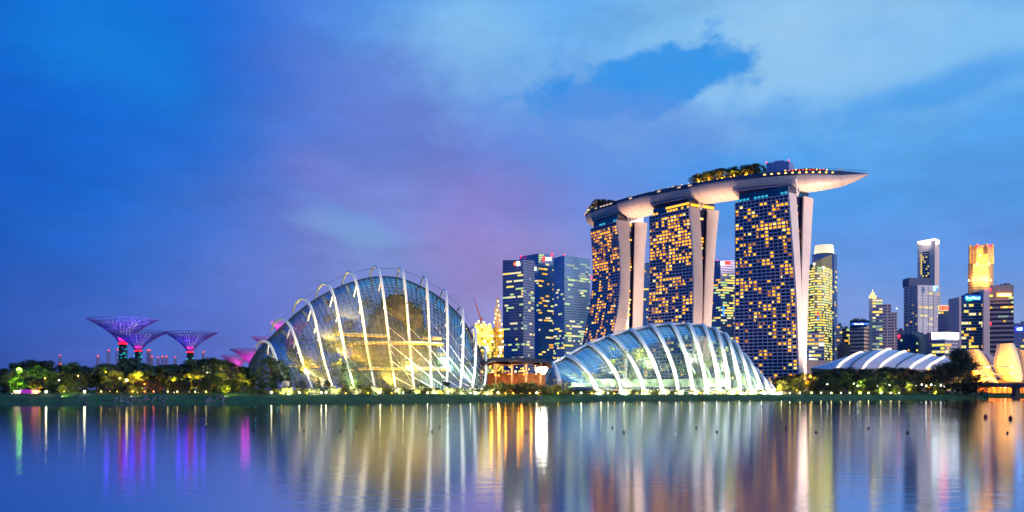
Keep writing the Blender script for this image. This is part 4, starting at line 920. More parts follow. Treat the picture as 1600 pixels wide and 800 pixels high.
G_RIBL = glow('rib_light', (255, 226, 206), 1.9)
for u in (.2,.365,.47,.67,.775):
    m = MB(); m.tube([roofpt(u, v/12, .5) for v in range(14)], .85, 6); m.build('lit_rib', G_RIBL, hall, smooth=True)
for u in (.28,.57,.88):
    m = MB(); m.tube([roofpt(u, v/12, .3) for v in range(14)], .4, 6); m.build('dark_rib', mat('dark_rib',(70,80,100),.6), hall)

mus = thing('lotus_museum', 'lotus shaped museum with broad petals floodlit yellow beyond the bridge', 'museum', tuple(flat(1560,1130)+Vector((0,0,4.8)))); mo_ = Vector(mus.location)
M_PET = mat('petal_shell', (232, 214, 180), .55, var=.05, scale=.05)
def petal(left, right, Y, bulge, thick, m_=M_PET):
    rings = []; n = len(left)
    for i in range(n):
        a, b = at(*left[i], Y)-mo_, at(*right[i], Y)-mo_; f = [a.lerp(b, k/6) + Vector((0,-bulge*math.sin(math.pi*k/6) + 6*(i/(n-1)),0)) for k in range(7)]
        rings.append(f + [p+Vector((0,thick,0)) for p in reversed(f)])
    k = MB(); k.loft(rings); return k.build('petal', m_, mus, smooth=False)
petal([(1572,596),(1563,584),(1558.5,571),(1561,556),(1564.5,545),(1567,536.5)], [(1597,597),(1599.5,588),(1597.5,572),(1595,558),(1592,546),(1588.5,536)], 1110, 7, 7)
petal([(1540,597),(1528,584),(1522,571),(1519.5,560),(1517.5,552),(1516.5,546)], [(1560,598),(1554,582),(1549,570),(1544,560),(1539.5,552),(1535,546)], 1125, 6, 8)
petal([(1553,590),(1549,572),(1544,560),(1539.5,552),(1536,547)], [(1568,590),(1562,576),(1560,568),(1560.5,562),(1560.5,558)], 1140, 2, 10, mat('petal_shade',(176,172,196),.6))  # petal side turned from the light, its shade put into the colour
petal([(1600,597),(1600.5,585),(1599,570),(1597.5,558),(1594,545)], [(1622,597),(1624,585),(1622,570),(1619,560),(1612,552)], 1125, 6, 8)
petal([(1516,600),(1514,592),(1512,584),(1512,576)], [(1562,600),(1556,592),(1543,584),(1528,577)], 1095, 9, 5)
k = MB(); a = at(1556,600,1128)-mo_; k.lathe([(20,0),(24,6),(38,14),(40,15)], 20, (a.x, 20, 0)); k.build('base', M_PET, mus)
for pts in ([(1521,571.5),(1540,571),(1560,571.5),(1580,574)], [(1523,578),(1540,579),(1555,584),(1568,588)]):
    k = MB(); k.tube([at(px,py,1083)-mo_ for px, py in pts], .7, 5); k.build('edge_rail', mat('edge_rail',(220,210,190),.5), mus)
for px, py, Y, pw in ((1530,585,1085,90000),(1550,592,1075,70000),(1580,592,1085,130000),(1545,572,1100,24000),(1600,590,1090,60000),(1526,560,1100,40000),(1578,556,1085,90000),(1590,572,1085,60000)):
    p = at(px,py,Y)-mo_; lamp('SPOT', tuple(p), pw*.5, (255,178,44), mus, 2, (p.x,p.y+20,p.z+2), 168, .5)
for px, py in ((1541.5,573.5),(1545.5,574),(1581,583.5),(1580,573.5)): k = MB(); k.ball(at(px,py,1070)-mo_, 1.0, 6); k.build('lamp', glow('warm_white',(255,240,200),3), mus)

br = thing('road_bridge', 'low concrete bridge crossing the inlet in front of the museum', 'bridge', tuple(flat(1594,800))); bo_ = Vector(br.location)
k = MB(); pts = [at(px,600,Y)-bo_ for px, Y in ((1522,860),(1545,840),(1570,820),(1594,802),(1640,780),(1700,760))]
k.loft([[p+Vector((0,-1,1.2)),p+Vector((0,-1,-1.0)),p+Vector((0,1.5,-2.6)),p+Vector((0,11,-2.6)),p+Vector((0,13,-1.0)),p+Vector((0,13,1.2))] for p in pts]); k.build('deck', mat('bridge_concrete',(112,96,96),.8), br)
k = MB(); k.tube([p+Vector((0,-.9,2.3)) for p in pts], .1, 4)
for a, b in zip(pts, pts[1:]):
    for i in range(8): q = a.lerp(b,i/8)+Vector((0,-.9,1.2)); k.tube([q, q+Vector((0,0,1.1))], .07, 4)
k.build('railing', mat('rail_warm',(200,150,110),.5), br)
k = MB(); k.loft([[p+Vector((0,-1.12,.9)),p+Vector((0,-1.05,.9)),p+Vector((0,-1.05,1.3)),p+Vector((0,-1.12,1.3))] for p in pts]); k.build('edge_light', glow('bridge_line',(255,150,60),.8,.5,.1), br)
for px in (1593.5, 1650):
    p = at(px,600,802 if px < 1600 else 778)-bo_; k = MB(); k.loft([[(p.x+sx*x,p.y+y,z) for sx, y in ((-1,3),(1,3),(1,9),(-1,9))] for z, x in ((-2-bo_.z,4.6),(.8,4.6),(1.0,3.4),(2.0,1.9),(p.z-4,1.8),(p.z-2.6,3.6))]); k.build('pier', mat('pier_dark',(62,50,54),.8), br)
# lit waterside arcade under and beyond the bridge
ar = thing('waterside_arcade', 'orange lit arcade along the far quay, seen under the bridge', 'arcade', tuple(flat(1580,1014)+Vector((0,0,4.8)))); ao = Vector(ar.location)
k = MB(); a, b = flat(1527,1022)-ao, flat(1690,1022)-ao; k.box(a.x,b.x,8,12,0,8.5); k.box(a.x,b.x,-3,12,8.6,9.4); k.build('back_wall', mat('arcade_wall',(190,140,90),.8,var=.4,scale=.2), ar)
k = MB(); x = a.x
while x < b.x: k.box(x-.35,x+.35,-2.5,-1.8,0,8.6); x += 5.2
k.build('column', mat('arcade_col',(170,120,80),.8), ar)
x = a.x+2
while x < b.x:
    k = MB(); k.ball((x,3+2*rnd.random(),5.2+2*rnd.random()), .75, 6); k.build('lantern', glow('lantern_orange',(255,160,40),6) if rnd.random()<.75 else glow('lantern_white',(255,235,190),9), ar); x += 4.2
for px in (1535,1552,1570,1590,1615): p = at(px,607,1016)-ao; lamp('SPOT',(p.x,-1,6.0),16000,(255,150,30),ar,1.0,(p.x,8,4),165,.5)
# timber pavilion between the domes
pv = thing('garden_pavilion', 'wide dark roofed open pavilion glowing orange between the two domes', 'pavilion', tuple(gpt(810,462))); po = Vector(pv.location)
k = MB(); top = [(752,566,455),(762,562.5,452),(775,561,450),(792,562.5,450),(808,560,450),(826,562,452),(845,563,455),(862,567,458)]
def wv(p, d, dz): q = at(p[0],p[1],p[2])-po; return q+Vector((0,d,dz))
k.loft([[wv(p,-7,-1.6-.6*math.sin(i*1.7)),wv(p,-6.5,-.9),wv(p,0,.7),wv(p,14,1.2),wv(p,14,.4),wv(p,0,-.4)] for i, p in enumerate(top)]); k.build('roof', mat('pavilion_roof',(70,48,44),.7), pv)
k = MB(); k.loft([[wv(p,-6.6,-2.0-1.2*abs(math.sin(i*1.3))),wv(p,-6.5,-1.8-1.2*abs(math.sin(i*1.3))),wv(p,12,-.3),wv(p,12,-.6)] for i, p in enumerate(top)]); k.build('ceiling', mat('cedar_ceiling',(214,128,60),.6), pv)
k = MB()
for px in (757,774,781,800,818,822,838,852): p = at(px,600,450)-po; k.tube([(p.x,p.y,0),(p.x,p.y,at(px,566,450).z-po.z)], .45, 8); k.build if False else None
for px in (757,774,800,822,845):
    p = at(px,600,450)-po; c2_ = MB(); c2_.tube([(p.x,p.y,-.5),(p.x,p.y,at(px,567,450).z-po.z)], .5, 8); c2_.build('column', mat('pavilion_col',(210,160,100),.6), pv)
k = MB(); a, b = at(762,600,468)-po, at(852,600,468)-po; k.box(a.x,b.x,a.y,a.y+.6,0,9); k.build('back_wall', mat('pavilion_back',(150,96,50),.8,var=.5,scale=.5), pv)
rg = random.Random(31)
for i in range(40):
    px = rg.uniform(765,838); k = MB(); k.ball(at(px, rg.uniform(571,588), rg.uniform(448,464))-po, rg.choice([.22,.3,.42]), 6); k.build('lantern', rg.choice([glow('pav_amber',(255,180,50),5),glow('pav_orange',(255,140,30),5),glow('pav_white',(255,225,160),5)]), pv)
for px, py in ((768,574),(790,574),(810,575),(830,577),(780,590),(815,592)): lamp('POINT', tuple(at(px,py,452)-po), 800, (255,160,40), pv, .6)
# very bright floodlight on its mast
fl_ = thing('floodlight_mast', 'very bright white floodlight on a mast at the near end of the low dome', 'floodlight', tuple(gpt(846,452))); p = at(846,577.5,452)-Vector(fl_.location)
k = MB(); k.tube([(p.x,.6,0),(p.x,.6,p.z+.6)], .2, 8); k.tube([(p.x-1.6,.4,p.z),(p.x+1.6,.4,p.z)], .12, 6); k.build('mast', mat('mast_grey',(140,140,145),.5), fl_)
for dx, dz in ((-1.4,-.1),(0,.15),(1.4,.3),(.6,-1.0)):
    k = MB(); k.ball((p.x+dx, -.1, p.z+dz), 1.5, 10, .8); k.build('lamp_head', glow('flood_white',(255,246,226),26), fl_)
lamp('POINT', (p.x, -2.4, p.z), 3000, (255,236,200), fl_, 1.2)

# ------------------------------------------------------------------ lit tree towers
def supertree(label, px, rim, rim0, rim1, Y, red, trunk_w, scheme):
    root = thing('tree_tower', label, 'tree tower', tuple(flat(px,Y)+Vector((0,0,4.8))), 0, 'lit tree towers with flared canopies'); o = Vector(root.location)
    zr = at(px,rim,Y).z-4.8; R_ = (rim1-rim0)/2/F*Y; tw = trunk_w/2/F*Y; z1, z0 = at(px,red[0],Y).z-4.8, at(px,red[1],Y).z-4.8
    sx = ((rim0+rim1)/2-px)/F*Y; rg = random.Random(int(px))
    m = MB(); m.lathe([(tw*1.15,-1),(tw,z0*.5),(tw*.9,z0)], 14); tr = m.build('trunk', mat('tower_core',(30,36,42),.8), root)
    m = MB()
    for _ in range(420):
        a = rg.random()*6.28; z = rg.random()*z0; m.leaf(Vector((math.cos(a)*tw*1.12, math.sin(a)*tw*1.12, z)), Vector((math.cos(a),math.sin(a),.3)).normalized(), 1.3, rg)
    m.build('planting', leafmat('tower_plants',(16,46,40),.5), tr)
    for q in range(30):
        a = -1.57+rg.uniform(-1.4,1.4); z = rg.uniform(.25,.97)*z0; m = MB(); m.ball((math.cos(a)*tw*1.15, math.sin(a)*tw*1.15, z), rg.uniform(.25,.5), 5); m.build('led', glow('led_teal',(20,210,200),1.3) if rg.random()<.6 else glow('led_cyan',(30,160,220),1.2), tr)
    zm = (z0+z1)/2
    m = MB(); m.lathe([(tw*1.05,z0),(tw*1.0,zm-.1)], 14); m.build('light_band', scheme[0], root)
    m = MB(); m.lathe([(tw*1.0,zm),(tw*1.0,z1)], 14); m.build('light_band', scheme[1], root)
    # inner funnel
    zf = z1+(zr-z1)*.80; rf = tw*.9+(R_-tw)*.36
    def prof(r0, r1, za, zb, e): return [(r0+(r1-r0)*(i/8)**e, za+(zb-za)*i/8) for i in range(9)]
    m = MB()
    for k in range(22):
        a = 2*math.pi*k/22; m.tube([(math.cos(a+.05*math.sin(i))*r, math.sin(a+.05*math.sin(i))*r, z) for i,(r,z) in enumerate(prof(tw*.8, rf, z1-.5, zf, 1.5))], .42, 4)
    m.build('funnel', mat('canopy_white',(228,220,240),.5), root)
    m = MB(); m.loft([[ (math.cos(2*math.pi*k/20)*r, math.sin(2*math.pi*k/20)*r, z) for k in range(20)] for r,z in prof(tw*.5, rf*.82, z1-.5, zf, 1.5)], caps=False); m.build('funnel_skin', scheme[4], root)
    # outer flare of forked branches with hoops
    m = MB(); n = 26
    for k in range(n):
        a = 2*math.pi*k/n; P_ = []
        for i,(r,z) in enumerate(prof(tw*1.0, R_, z0+(z1-z0)*.2, zr, 1.5)): P_.append((math.cos(a)*r+sx*(i/8)**2, math.sin(a)*r, z))
        m.tube(P_, [.26-.014*i for i in range(9)], 4)
        for sgn in (-1,1):
            Q = []
            for i in range(4,9):
                r,z = prof(tw*1.0, R_, z0+(z1-z0)*.2, zr, 1.5)[i]; aa = a+sgn*math.pi/n*((i-4)/4); Q.append((math.cos(aa)*r+sx*(i/8)**2, math.sin(aa)*r, z))
            m.tube(Q, .12, 4)
    for i in (4,5,6,7,8):
        r,z = prof(tw*1.0, R_, z0+(z1-z0)*.2, zr, 1.5)[i]; m.tube([(math.cos(2*math.pi*k/40)*r+sx*(i/8)**2, math.sin(2*math.pi*k/40)*r, z) for k in range(41)], .12, 4, False)
    m.build('canopy', scheme[3], root)
    for a in (-2.2,-1.57,-.9,.8,2.4): lamp('POINT',(math.cos(a)*rf*1.25+sx*.3,math.sin(a)*rf*1.25,z1+(zf-z1)*.25),500*scheme[5],scheme[6],root,1.5)
    lamp('POINT',(0,0,z1+(zf-z1)*.55),42000*scheme[5],scheme[2],root,2.0)
    for a in (): lamp('POINT',(math.cos(a)*R_*.62+sx*.6,math.sin(a)*R_*.62,zr-4.0),600*scheme[5],scheme[6],root,.8)
    for a in (-2.3,-.8): lamp('POINT',(math.cos(a)*tw*2.6,math.sin(a)*tw*2.6,z0*.6),500,(30,200,220),root,.5)
    return root
S_RED = glow('band_red',(255,20,40),3.0,.35,1.5); S_MAG = glow('band_magenta',(255,40,190),3.0,.35,1.5); M_CAN = mat('canopy_steel',(120,84,170),.5); M_CANP = mat('canopy_pink',(200,110,180),.5)
SK_V = glow('funnel_violet',(120,110,255),.3,.4,.5); SK_P = glow('funnel_pink',(255,150,240),.8,.3,.5)
SV = (S_RED,S_MAG,(165,135,255),M_CAN,SK_V,1.5,(80,20,220)); SP = (S_MAG,S_MAG,(255,120,230),M_CANP,SK_P,1.3,(220,20,200))
supertree('tallest lit tree tower, its purple canopy highest of all', 192, 499, 139, 244, 600, (527,538), 12.5, SV)
supertree('violet lit tree tower standing just in front of the tallest one', 216, 518, 172, 261, 575, (540,549), 10.5, SV)
supertree('lone violet and blue lit tree tower standing apart from the other pair', 297, 519.5, 258, 339, 585, (541,551), 10, SV)
supertree('pink lit tree tower beside the blue end of the tall dome', 394, 546, 360, 424, 640, (567,573), 7, SP)
supertree('lowest pink lit tree tower, half sunk behind the trees', 369, 556, 346, 392, 690, (574,580), 6, SP)
supertree('purple canopied tree tower peeping out low behind the tall dome', 428, 527, 394, 462, 620, (556,562), 8, SP)
supertree('tree tower mostly hidden behind the tall dome, only its canopy edge showing', 452, 504, 424, 480, 640, (545,552), 8, SP)

# ------------------------------------------------------------------ trees
LF = [leafmat('leaf_dark',(36,56,38)), leafmat('leaf_mid',(50,72,40)), leafmat('leaf_deep',(26,44,38)), leafmat('leaf_olive',(66,76,38))]
BARK = mat('bark',(78,64,52),.9,var=.4,scale=1.5,bump=.5)
def proto_broad(seed, H=12., spread=.46, nclump=30, leaves=46, low=.28, size=.62):
    rg = random.Random(seed); t = MB(); c = MB(); pts = [Vector((0,0,-.4))]; lean = Vector((rg.uniform(-.6,.6), rg.uniform(-.6,.6), 0))
    for i in range(1,6): pts.append(Vector((lean.x*i/5+rg.uniform(-.1,.1), lean.y*i/5, H*.62*i/5)))
    t.tube(pts, [.36,.30,.26,.2,.14,.08], 7)
    for _ in range(nclump):
        a = rg.random()*6.28; h = low + (1-low)*rg.random()**.8; wid = spread*H*math.sin(math.pi*min(1,max(.12,(h-low)/(1-low)*.82+.12)))**.7; r = wid*rg.random()**.5
        p = Vector((math.cos(a)*r+lean.x, math.sin(a)*r+lean.y, h*H*.93)); rad = H*rg.uniform(.07,.14)
        leafcloud(c, p, rad*1.15, leaves, size, rg, .8)
        b0 = pts[min(5, 2+int(h*3))]; t.tube([b0, b0.lerp(p,.5)+Vector((0,0,.3)), p], [.11,.07,.03], 5)
    return t.mesh('trunk', BARK), c, H
def proto_palm(seed, H=11.):
    rg = random.Random(seed); t = MB(); c = MB(); pts = [Vector((.25*math.sin(i*.4), .1*i*.3, H*.82*i/7-.3)) for i in range(8)]; t.tube(pts, [.24]+[.17]*6+[.15], 7); top = pts[-1]
    for k in range(22):
        a = 2*math.pi*k/22+rg.uniform(-.15,.15); up = rg.uniform(-.3,1.1); L = rg.uniform(2.4,3.5); prev = None
        for i in range(9):
            u = i/8; p = top + Vector((math.cos(a)*L*u*math.cos(up*.6), math.sin(a)*L*u*math.cos(up*.6), L*(up*.75*u - .95*u*u*(1 if up < .7 else .8)) ))
            if prev is not None:
                d = (p-prev).normalized(); s = d.cross(Vector((0,0,1))); s = s.normalized() if s.length > .01 else Vector((1,0,0)); ll = .85*math.sin(math.pi*(.12+.8*u))+.12
                for sg in (-1,1):
                    c.face(prev, p, p+s*sg*ll*.75+d*ll*.5-Vector((0,0,ll*.5)), prev+s*sg*ll*.8+d*ll*.35-Vector((0,0,ll*.45)))
            prev = p
    return t.mesh('trunk', BARK), c, H
def proto_cone(seed, H=9.):
    rg = random.Random(seed); t = MB(); c = MB(); t.tube([(0,0,-.3),(0,0,H*.9)], [.2,.04], 6)
    for _ in range(44): h = rg.random()**.8; a = rg.random()*6.28; r = H*.19*(1-h)+.15; leafcloud(c, (math.cos(a)*r*.7, math.sin(a)*r*.7, H*(.08+.9*h)), r*.55+.2, 30, .5, rg, 1.2)
    return t.mesh('trunk', BARK), c, H
def proto_bush(seed, H=2.6):
    rg = random.Random(seed); t = MB(); c = MB()
    for k in range(5): a = k*1.26; t.tube([(0,0,-.2),(math.cos(a)*.6,math.sin(a)*.6,1.3)], [.07,.03], 5)
    for _ in range(11): a = rg.random()*6.28; r = rg.random()**.5*1.7; leafcloud(c, (math.cos(a)*r, math.sin(a)*r, rg.uniform(.5,1.9)), rg.uniform(.5,.9), 34, .42, rg, .8)
    return t.mesh('stem', BARK), c, H
PROTO = {}
LF.append(leafmat('leaf_lit',(120,132,60),.5))  # lit copy of the leaf: lamplight put into its colour
def add_proto(k, trip):
    t, c, H = trip; PROTO[k] = (t, [c.mesh('crown', m) for m in LF], H)
for i in range(5): add_proto('broad%d'%i, proto_broad(40+i, 12, [.42,.5,.36,.46,.55][i], [46,50,40,40,48][i], 60, .14, .7))
for i in range(2): add_proto('palm%d'%i, proto_palm(60+i))
add_proto('cone0', proto_cone(70)); add_proto('cone1', proto_cone(71))
for i in range(3): add_proto('bush%d'%i, proto_bush(80+i))
trg = random.Random(99)
def plant(kind, px, ytop, Y, lm, name, label, group, z=None, wide=1.0):
    t, cs, H = PROTO[kind]; g_ = gpt(px, Y) if z is None else Vector(((px-800)/F*Y, Y, z)); s = max(.12, (at(px,ytop,Y).z - g_.z)/H)
    r = thing(name, label, 'palm' if 'palm' in kind else 'bush' if 'bush' in kind else 'tree', tuple(g_), trg.random()*6.28, group); r.scale = (s*wide, s*wide, s)
    for nm, me in (('stem' if 'bush' in kind else 'trunk', t), ('crown' if 'bush' not in kind else 'foliage', cs[lm])):
        o = bpy.data.objects.new(nm, me); col.objects.link(o); o.parent = r
    return r
class Count(dict):
    def word(s, k): s[k] = s.get(k, 0)+1; return ORD[(s[k]-1) % 20] if s[k] <= 20 else 'further'
CNT = Count()
ZONES = [(-60,22,'at the far left end'),(22,75,'around the green lit grove'),(75,128,'above the first shore lamps'),(128,178,'short of the tallest tree tower'),(178,235,'below the pair of tree towers'),(235,275,'between the lit tree towers'),(275,325,'below the lone tree tower'),(325,365,'short of the pink tree towers'),(365,420,'below the pink tree towers')]
def zone(px, zs=ZONES):
    for a, b, w_ in zs:
        if a <= px < b: return w_
    return zs[-1][2]
SIZEW = {0:'dark green',1:'mid green',2:'blackish green',3:'olive green',4:'lit yellow green'}
# skyline of the belt on the near left shore: rows of trees from back to front
topline = [(-60,574),(0,573),(30,566),(59,560),(80,568),(92,567),(115,565),(135,572),(150,571),(168,566),(185,570),(205,568),(225,566),(245,570),(262,568),(290,562),(312,561),(330,559),(346,558),(362,568),(385,571),(410,582)]
def belt(x0, x1, step, row, dy, dtop, kinds, lms, jit, rowname, top=None, zones=ZONES, side='left bank'):
    x = x0
    while x < x1:
        px = x + trg.uniform(-.4,.4)*step; Y = shore(px)+dy+trg.uniform(-4,4); yt = clampi(top or topline, px)+dtop+trg.uniform(-jit,jit); lm = trg.choice(lms); kd = trg.choice(kinds)
        zn = zone(px, zones); what = 'palm' if 'palm' in kd else 'tree'; key = (rowname, zn, lm, what)
        plant(kd, px, yt, Y, lm, 'palm_tree' if what == 'palm' else 'shade_tree', f'{CNT.word(key)} {SIZEW[lm]} {what} from left, {rowname} row, {zn}', 'trees on the '+side, wide=trg.uniform(.9,1.25))
        x += step*trg.uniform(.8,1.2)
BR = ['broad%d'%i for i in range(5)]
belt(-60, 400, 14, 0, 62, 0, BR, [0,1,2], 3, 'back')
belt(-60, 405, 13, 1, 42, 12, BR, [0,1,3,2], 4, 'middle')
belt(-60, 400, 11.5, 2, 19, 27, BR, [2,0,2], 3, 'front')
for px, yt, Y, lb in ((160,563,345,'pair'),(170,560,350,'outer'),(200,549,362,'tall'),(222,560,360,'low'),(232,566,350,'squat'),(262,562,372,'broad crowned'),(250,566,362,'leaning'),(290,560,390,'thin'),(313,557,392,'bushy headed'),(330,557,395,'high'),(343,554,398,'highest'),(385,566,400,'short')):
    plant(trg.choice(['palm0','palm1']), px, yt, Y, 0, 'palm_tree', f'{lb} dark palm rising out of the belt {zone(px)}', 'palms on the left bank', wide=1.3)
# dark trees in front of the tall dome
for kd, px, yt, Y, lm, lb in (('broad1',425,557,372,1,'round mid green tree covering the lower end of the tall dome'),('cone0',429,572,370,2,'dark conical tree in front of the round tree at the tall dome'),('cone1',449,574,372,2,'narrow dark conical tree at the foot of the second white rib'),('broad3',412,592,358,2,'low dark tree at the blue tip of the tall dome'),('cone1',537,566,388,2,'tall pointed conifer in front of the tall dome glass'),('cone0',497,588,380,0,'short pointed conifer between two ribs of the tall dome'),('broad0',470,594,378,0,'low rounded tree among the tall dome ribs, darker one'),('broad2',512,593,380,1,'low rounded tree among the tall dome ribs, greener one'),('broad4',560,592,388,1,'low tree just past the tall pointed conifer'),('palm0',697,592,405,3,'small palm against the glass of the tall dome'),('palm1',660,596,402,3,'smaller palm at the foot of the tall dome ribs')):
    plant(kd, px, yt, Y, lm, 'palm_tree' if 'palm' in kd else 'conifer' if 'cone' in kd else 'shade_tree', lb, None)
# undergrowth along the shore path, one shrub after another
def shrubs(x0, x1, step, d, y0, y1, lms, where, zs, group):
    x = x0
    while x < x1:
        px = x+trg.uniform(-.4,.4)*step; Y = shore(px)+d+trg.uniform(-1.5,1.5); lm = trg.choice(lms); zn = zone(px, zs); key = ('bush', where, zn, lm)
        plant('bush%d'%trg.randint(0,2), px, trg.uniform(y0,y1), Y, lm, 'bush', f'{CNT.word(key)} {SIZEW[lm]} bush from left, {zn}', group, wide=trg.uniform(1.0,1.6)); x += step*trg.uniform(.7,1.3)
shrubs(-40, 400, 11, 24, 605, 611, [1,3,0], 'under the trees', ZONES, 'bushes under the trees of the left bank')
ZC = [(380,470,'beside the blue tip of the tall dome'),(470,560,'at the sloping ribs of the tall dome'),(560,660,'under the middle of the tall dome'),(660,770,'at the steep end of the tall dome'),(770,860,'in front of the orange pavilion'),(860,960,'at the low end of the small dome'),(960,1100,'under the middle of the low dome'),(1100,1230,'at the steep end of the low dome')]
shrubs(400, 760, 8, 16, 603, 609.5, [1,4,0,3], 'along the path', ZC, 'bushes along the domes')
shrubs(765, 870, 6, 15, 589, 604, [3,4,4], 'along the path', ZC, 'bushes along the domes')
shrubs(870, 1215, 8, 16, 604.5, 609.5, [1,4,4], 'along the path', ZC, 'bushes along the domes')
# right bank
ZR = [(1190,1250,'below the widest hotel tower'),(1250,1300,'around the golden lit tree'),(1300,1360,'below the first glowing roof ribs'),(1360,1420,'below the middle of the arched hall'),(1420,1470,'below the far end of the arched hall'),(1470,1560,'beside the big dark tree')]
topr = [(1195,592),(1215,588),(1240,584),(1262,580),(1290,578),(1320,574),(1345,573),(1370,573),(1400,572),(1430,576),(1465,578)]
belt(1215, 1470, 13, 0, 75, 0, BR, [0,2,2], 2, 'back', topr, ZR, 'right bank')
belt(1222, 1470, 14, 1, 45, 8, BR, [0,1,2], 3, 'middle', topr, ZR, 'right bank')
belt(1232, 1440, 15, 2, 26, 18, BR, [0,1,0], 3, 'front', topr, ZR, 'right bank')
plant('palm0', 1312, 568, 600, 2, 'palm_tree', 'dark palm standing up against the arched white roof', None, wide=1.3)
shrubs(1215, 1500, 8, 16, 606, 611, [1,4,3,4], 'on the bank', ZR, 'bushes on the right bank')
# the big dark tree by the bridge
t_, c_, H_ = proto_broad(123, 30, .40, 95, 170, .12, .95); cm = c_.mesh('crown', LF[2]); g_ = gpt(1500, 640); bt = thing('shade_tree', 'big dark round headed tree standing alone by the bridge', 'tree', tuple(g_)); s_ = (at(1500,543,640).z-g_.z)/30; bt.scale = (s_*1.0,s_*1.0,s_)
for nm, me in (('trunk',t_),('crown',cm)): o = bpy.data.objects.new(nm, me); col.objects.link(o); o.parent = bt
for kd, px, yt, lb in (('broad3',1525,583,'low spreading tree on the bridge side of the big dark tree'),('broad1',1477,566,'medium tree under the near side of the big dark tree'),('broad4',1512,590,'low dark tree under the trunk of the big dark tree')): plant(kd, px, yt, 636, 2, 'shade_tree', lb, None, wide=1.3)
# trees on the sky deck
for i, (t, hh, lat) in enumerate([(.46,10,-.5),(.55,12,-.3),(.63,13,-.45),(.72,12,-.2),(.8,11,-.5),(.9,9,-.3)] + [(2.26+.034*k, 11+2.5*math.sin(k*1.9), -.55+.35*math.sin(k*2.3)) for k in range(20)]):
    p = deck(t, lat); px = 800+F*p.x/p.y; kd = 'palm%d'%(i%2) if i % 3 == 1 else BR[i%5]
    lb = f'{ORD[i]} rooftop tree of the low end clump on the sky deck' if i < 6 else f'{ORD[i-6]} rooftop tree of the long lit grove on the sky deck'
    plant(kd, px, 617-(p.z+hh-EYE)*F/p.y, p.y, 2 if i < 6 else i%2, 'rooftop_tree', lb, 'trees on the sky deck', z=p.z+.05, wide=1.6)
m = MB(); hr = random.Random(8); hb2 = MB()
for i in range(120):
    t = hr.choice([hr.uniform(.1,.5), hr.uniform(1.0,2.2), hr.uniform(2.2,2.95)]); leafcloud(m, deck(t, hr.uniform(-.9,-.7), hr.uniform(1.6,3.0)), hr.uniform(.9,1.6), 26, .7, hr)
rel(m.build('hedge', LF[4], sky_root))
for t in (.2,.33,1.1,1.25,1.4,1.55,1.7,1.85,2.0,2.15): o = lamp('POINT', tuple(deck(t,-.98,3.6)), 2600, (255,186,50), None, .4); o.name = 'deck_garden_light'
for t, lat in ((.35,-.5),(.5,-.6),(.68,-.75),(2.33,-.75),(2.45,-.7),(2.57,-.75),(2.7,-.7),(2.82,-.75)):
    p = deck(t, -.93, 2.2); q = lamp('POINT', tuple(p), 9000, (255,186,40), None, .5); q.name = 'deck_garden_light'

# ------------------------------------------------------------------ lamps
def bollard(px, Y, hgt, power, rgb, label, r=.3, gm=None, group='shore lamps', py=None):
    p = gpt(px, Y); z = hgt if py is None else at(px,py,Y).z-p.z
    root = thing('garden_lamp', label, 'lamp', tuple(p), 0, group); k = MB(); k.tube([(0,0,-.3),(0,0,z)], .07, 6); k.box(-.18,.18,-.18,.18,z-.05,z+.03); k.build('post', mat('lamp_post',(60,60,62),.5), root)
    k = MB(); k.ball((0,0,z+r*.9), r, 8); k.build('bulb', gm, root)
    if power: lamp('SPOT', (0,.1,z+r), power*1.3, rgb, root, r, (0,4,z+r+(4 if py is not None else 0)), 165, .5)
    return root
G_L1 = glow('bulb_warm',(255,240,190),38); G_L2 = glow('bulb_soft',(255,226,150),18); G_LW = glow('bulb_white',(255,250,235),20)
big = [(72,.5),(132,.55),(424,.4),(467.5,.36),(502,.34),(509.5,.4),(594,.42),(630,.3),(668,.3),(700,.28),(735,.34),(778,.46),(838.5,.5),(908,.46),(939,.44),(950,.34),(975,.34),(1003,.34),(1031,.36),(1056,.36),(1078,.36),(1100,.36),(1120,.36),(1138,.36),(1155,.36),(1172,.36),(1190,.36),(1221,.36),(1234,.34)]
bigw = ['far left grove','yellow green shrubs','round tree and conifer at the tall dome','second rib of the tall dome','third rib, the dimmer of a close pair','third rib, the brighter of a close pair','middle of the tall dome','sixth rib','small palm by the dome','steep ribs of the tall dome','pavilion end of the tall dome','orange pavilion','foot of the floodlight mast']
for i, (px, r) in enumerate(big):
    lb = f'bright shore lamp by the {bigw[i]}' if i < len(bigw) else f'{ORD[i-len(bigw)]} bright shore lamp from the floodlight, along the low dome'
    bollard(px, shore(px)+11.5, .8, 420 if i < 13 else 520, (255,226,130), lb, r*.62, G_L1)
for i, px in enumerate((1250,1268,1283,1299,1314,1328,1344,1357,1376,1392,1405)):
    bollard(px, shore(px)+12, .9, 900, (236,246,120), f'{ORD[i]} low lamp past the widest hotel tower on the bank', .34, G_L2, 'low lamps on the right bank')
for i, (px, py) in enumerate(((1293,601),(1334,600.5),(1340,604),(1349,602),(1364,601),(1371,603.5),(1383,601.5),(1390,603),(1416,603),(1431,604),(1440,602),(1447,604),(1455,602),(1462,604),(1470,603),(1476,604.5))):
    bollard(px, shore(px)+34, 3, 500, (255,246,190), f'{ORD[i]} white globe lamp past the golden lit tree on the path', .42, G_LW, 'globe lamps on the right bank path', py)
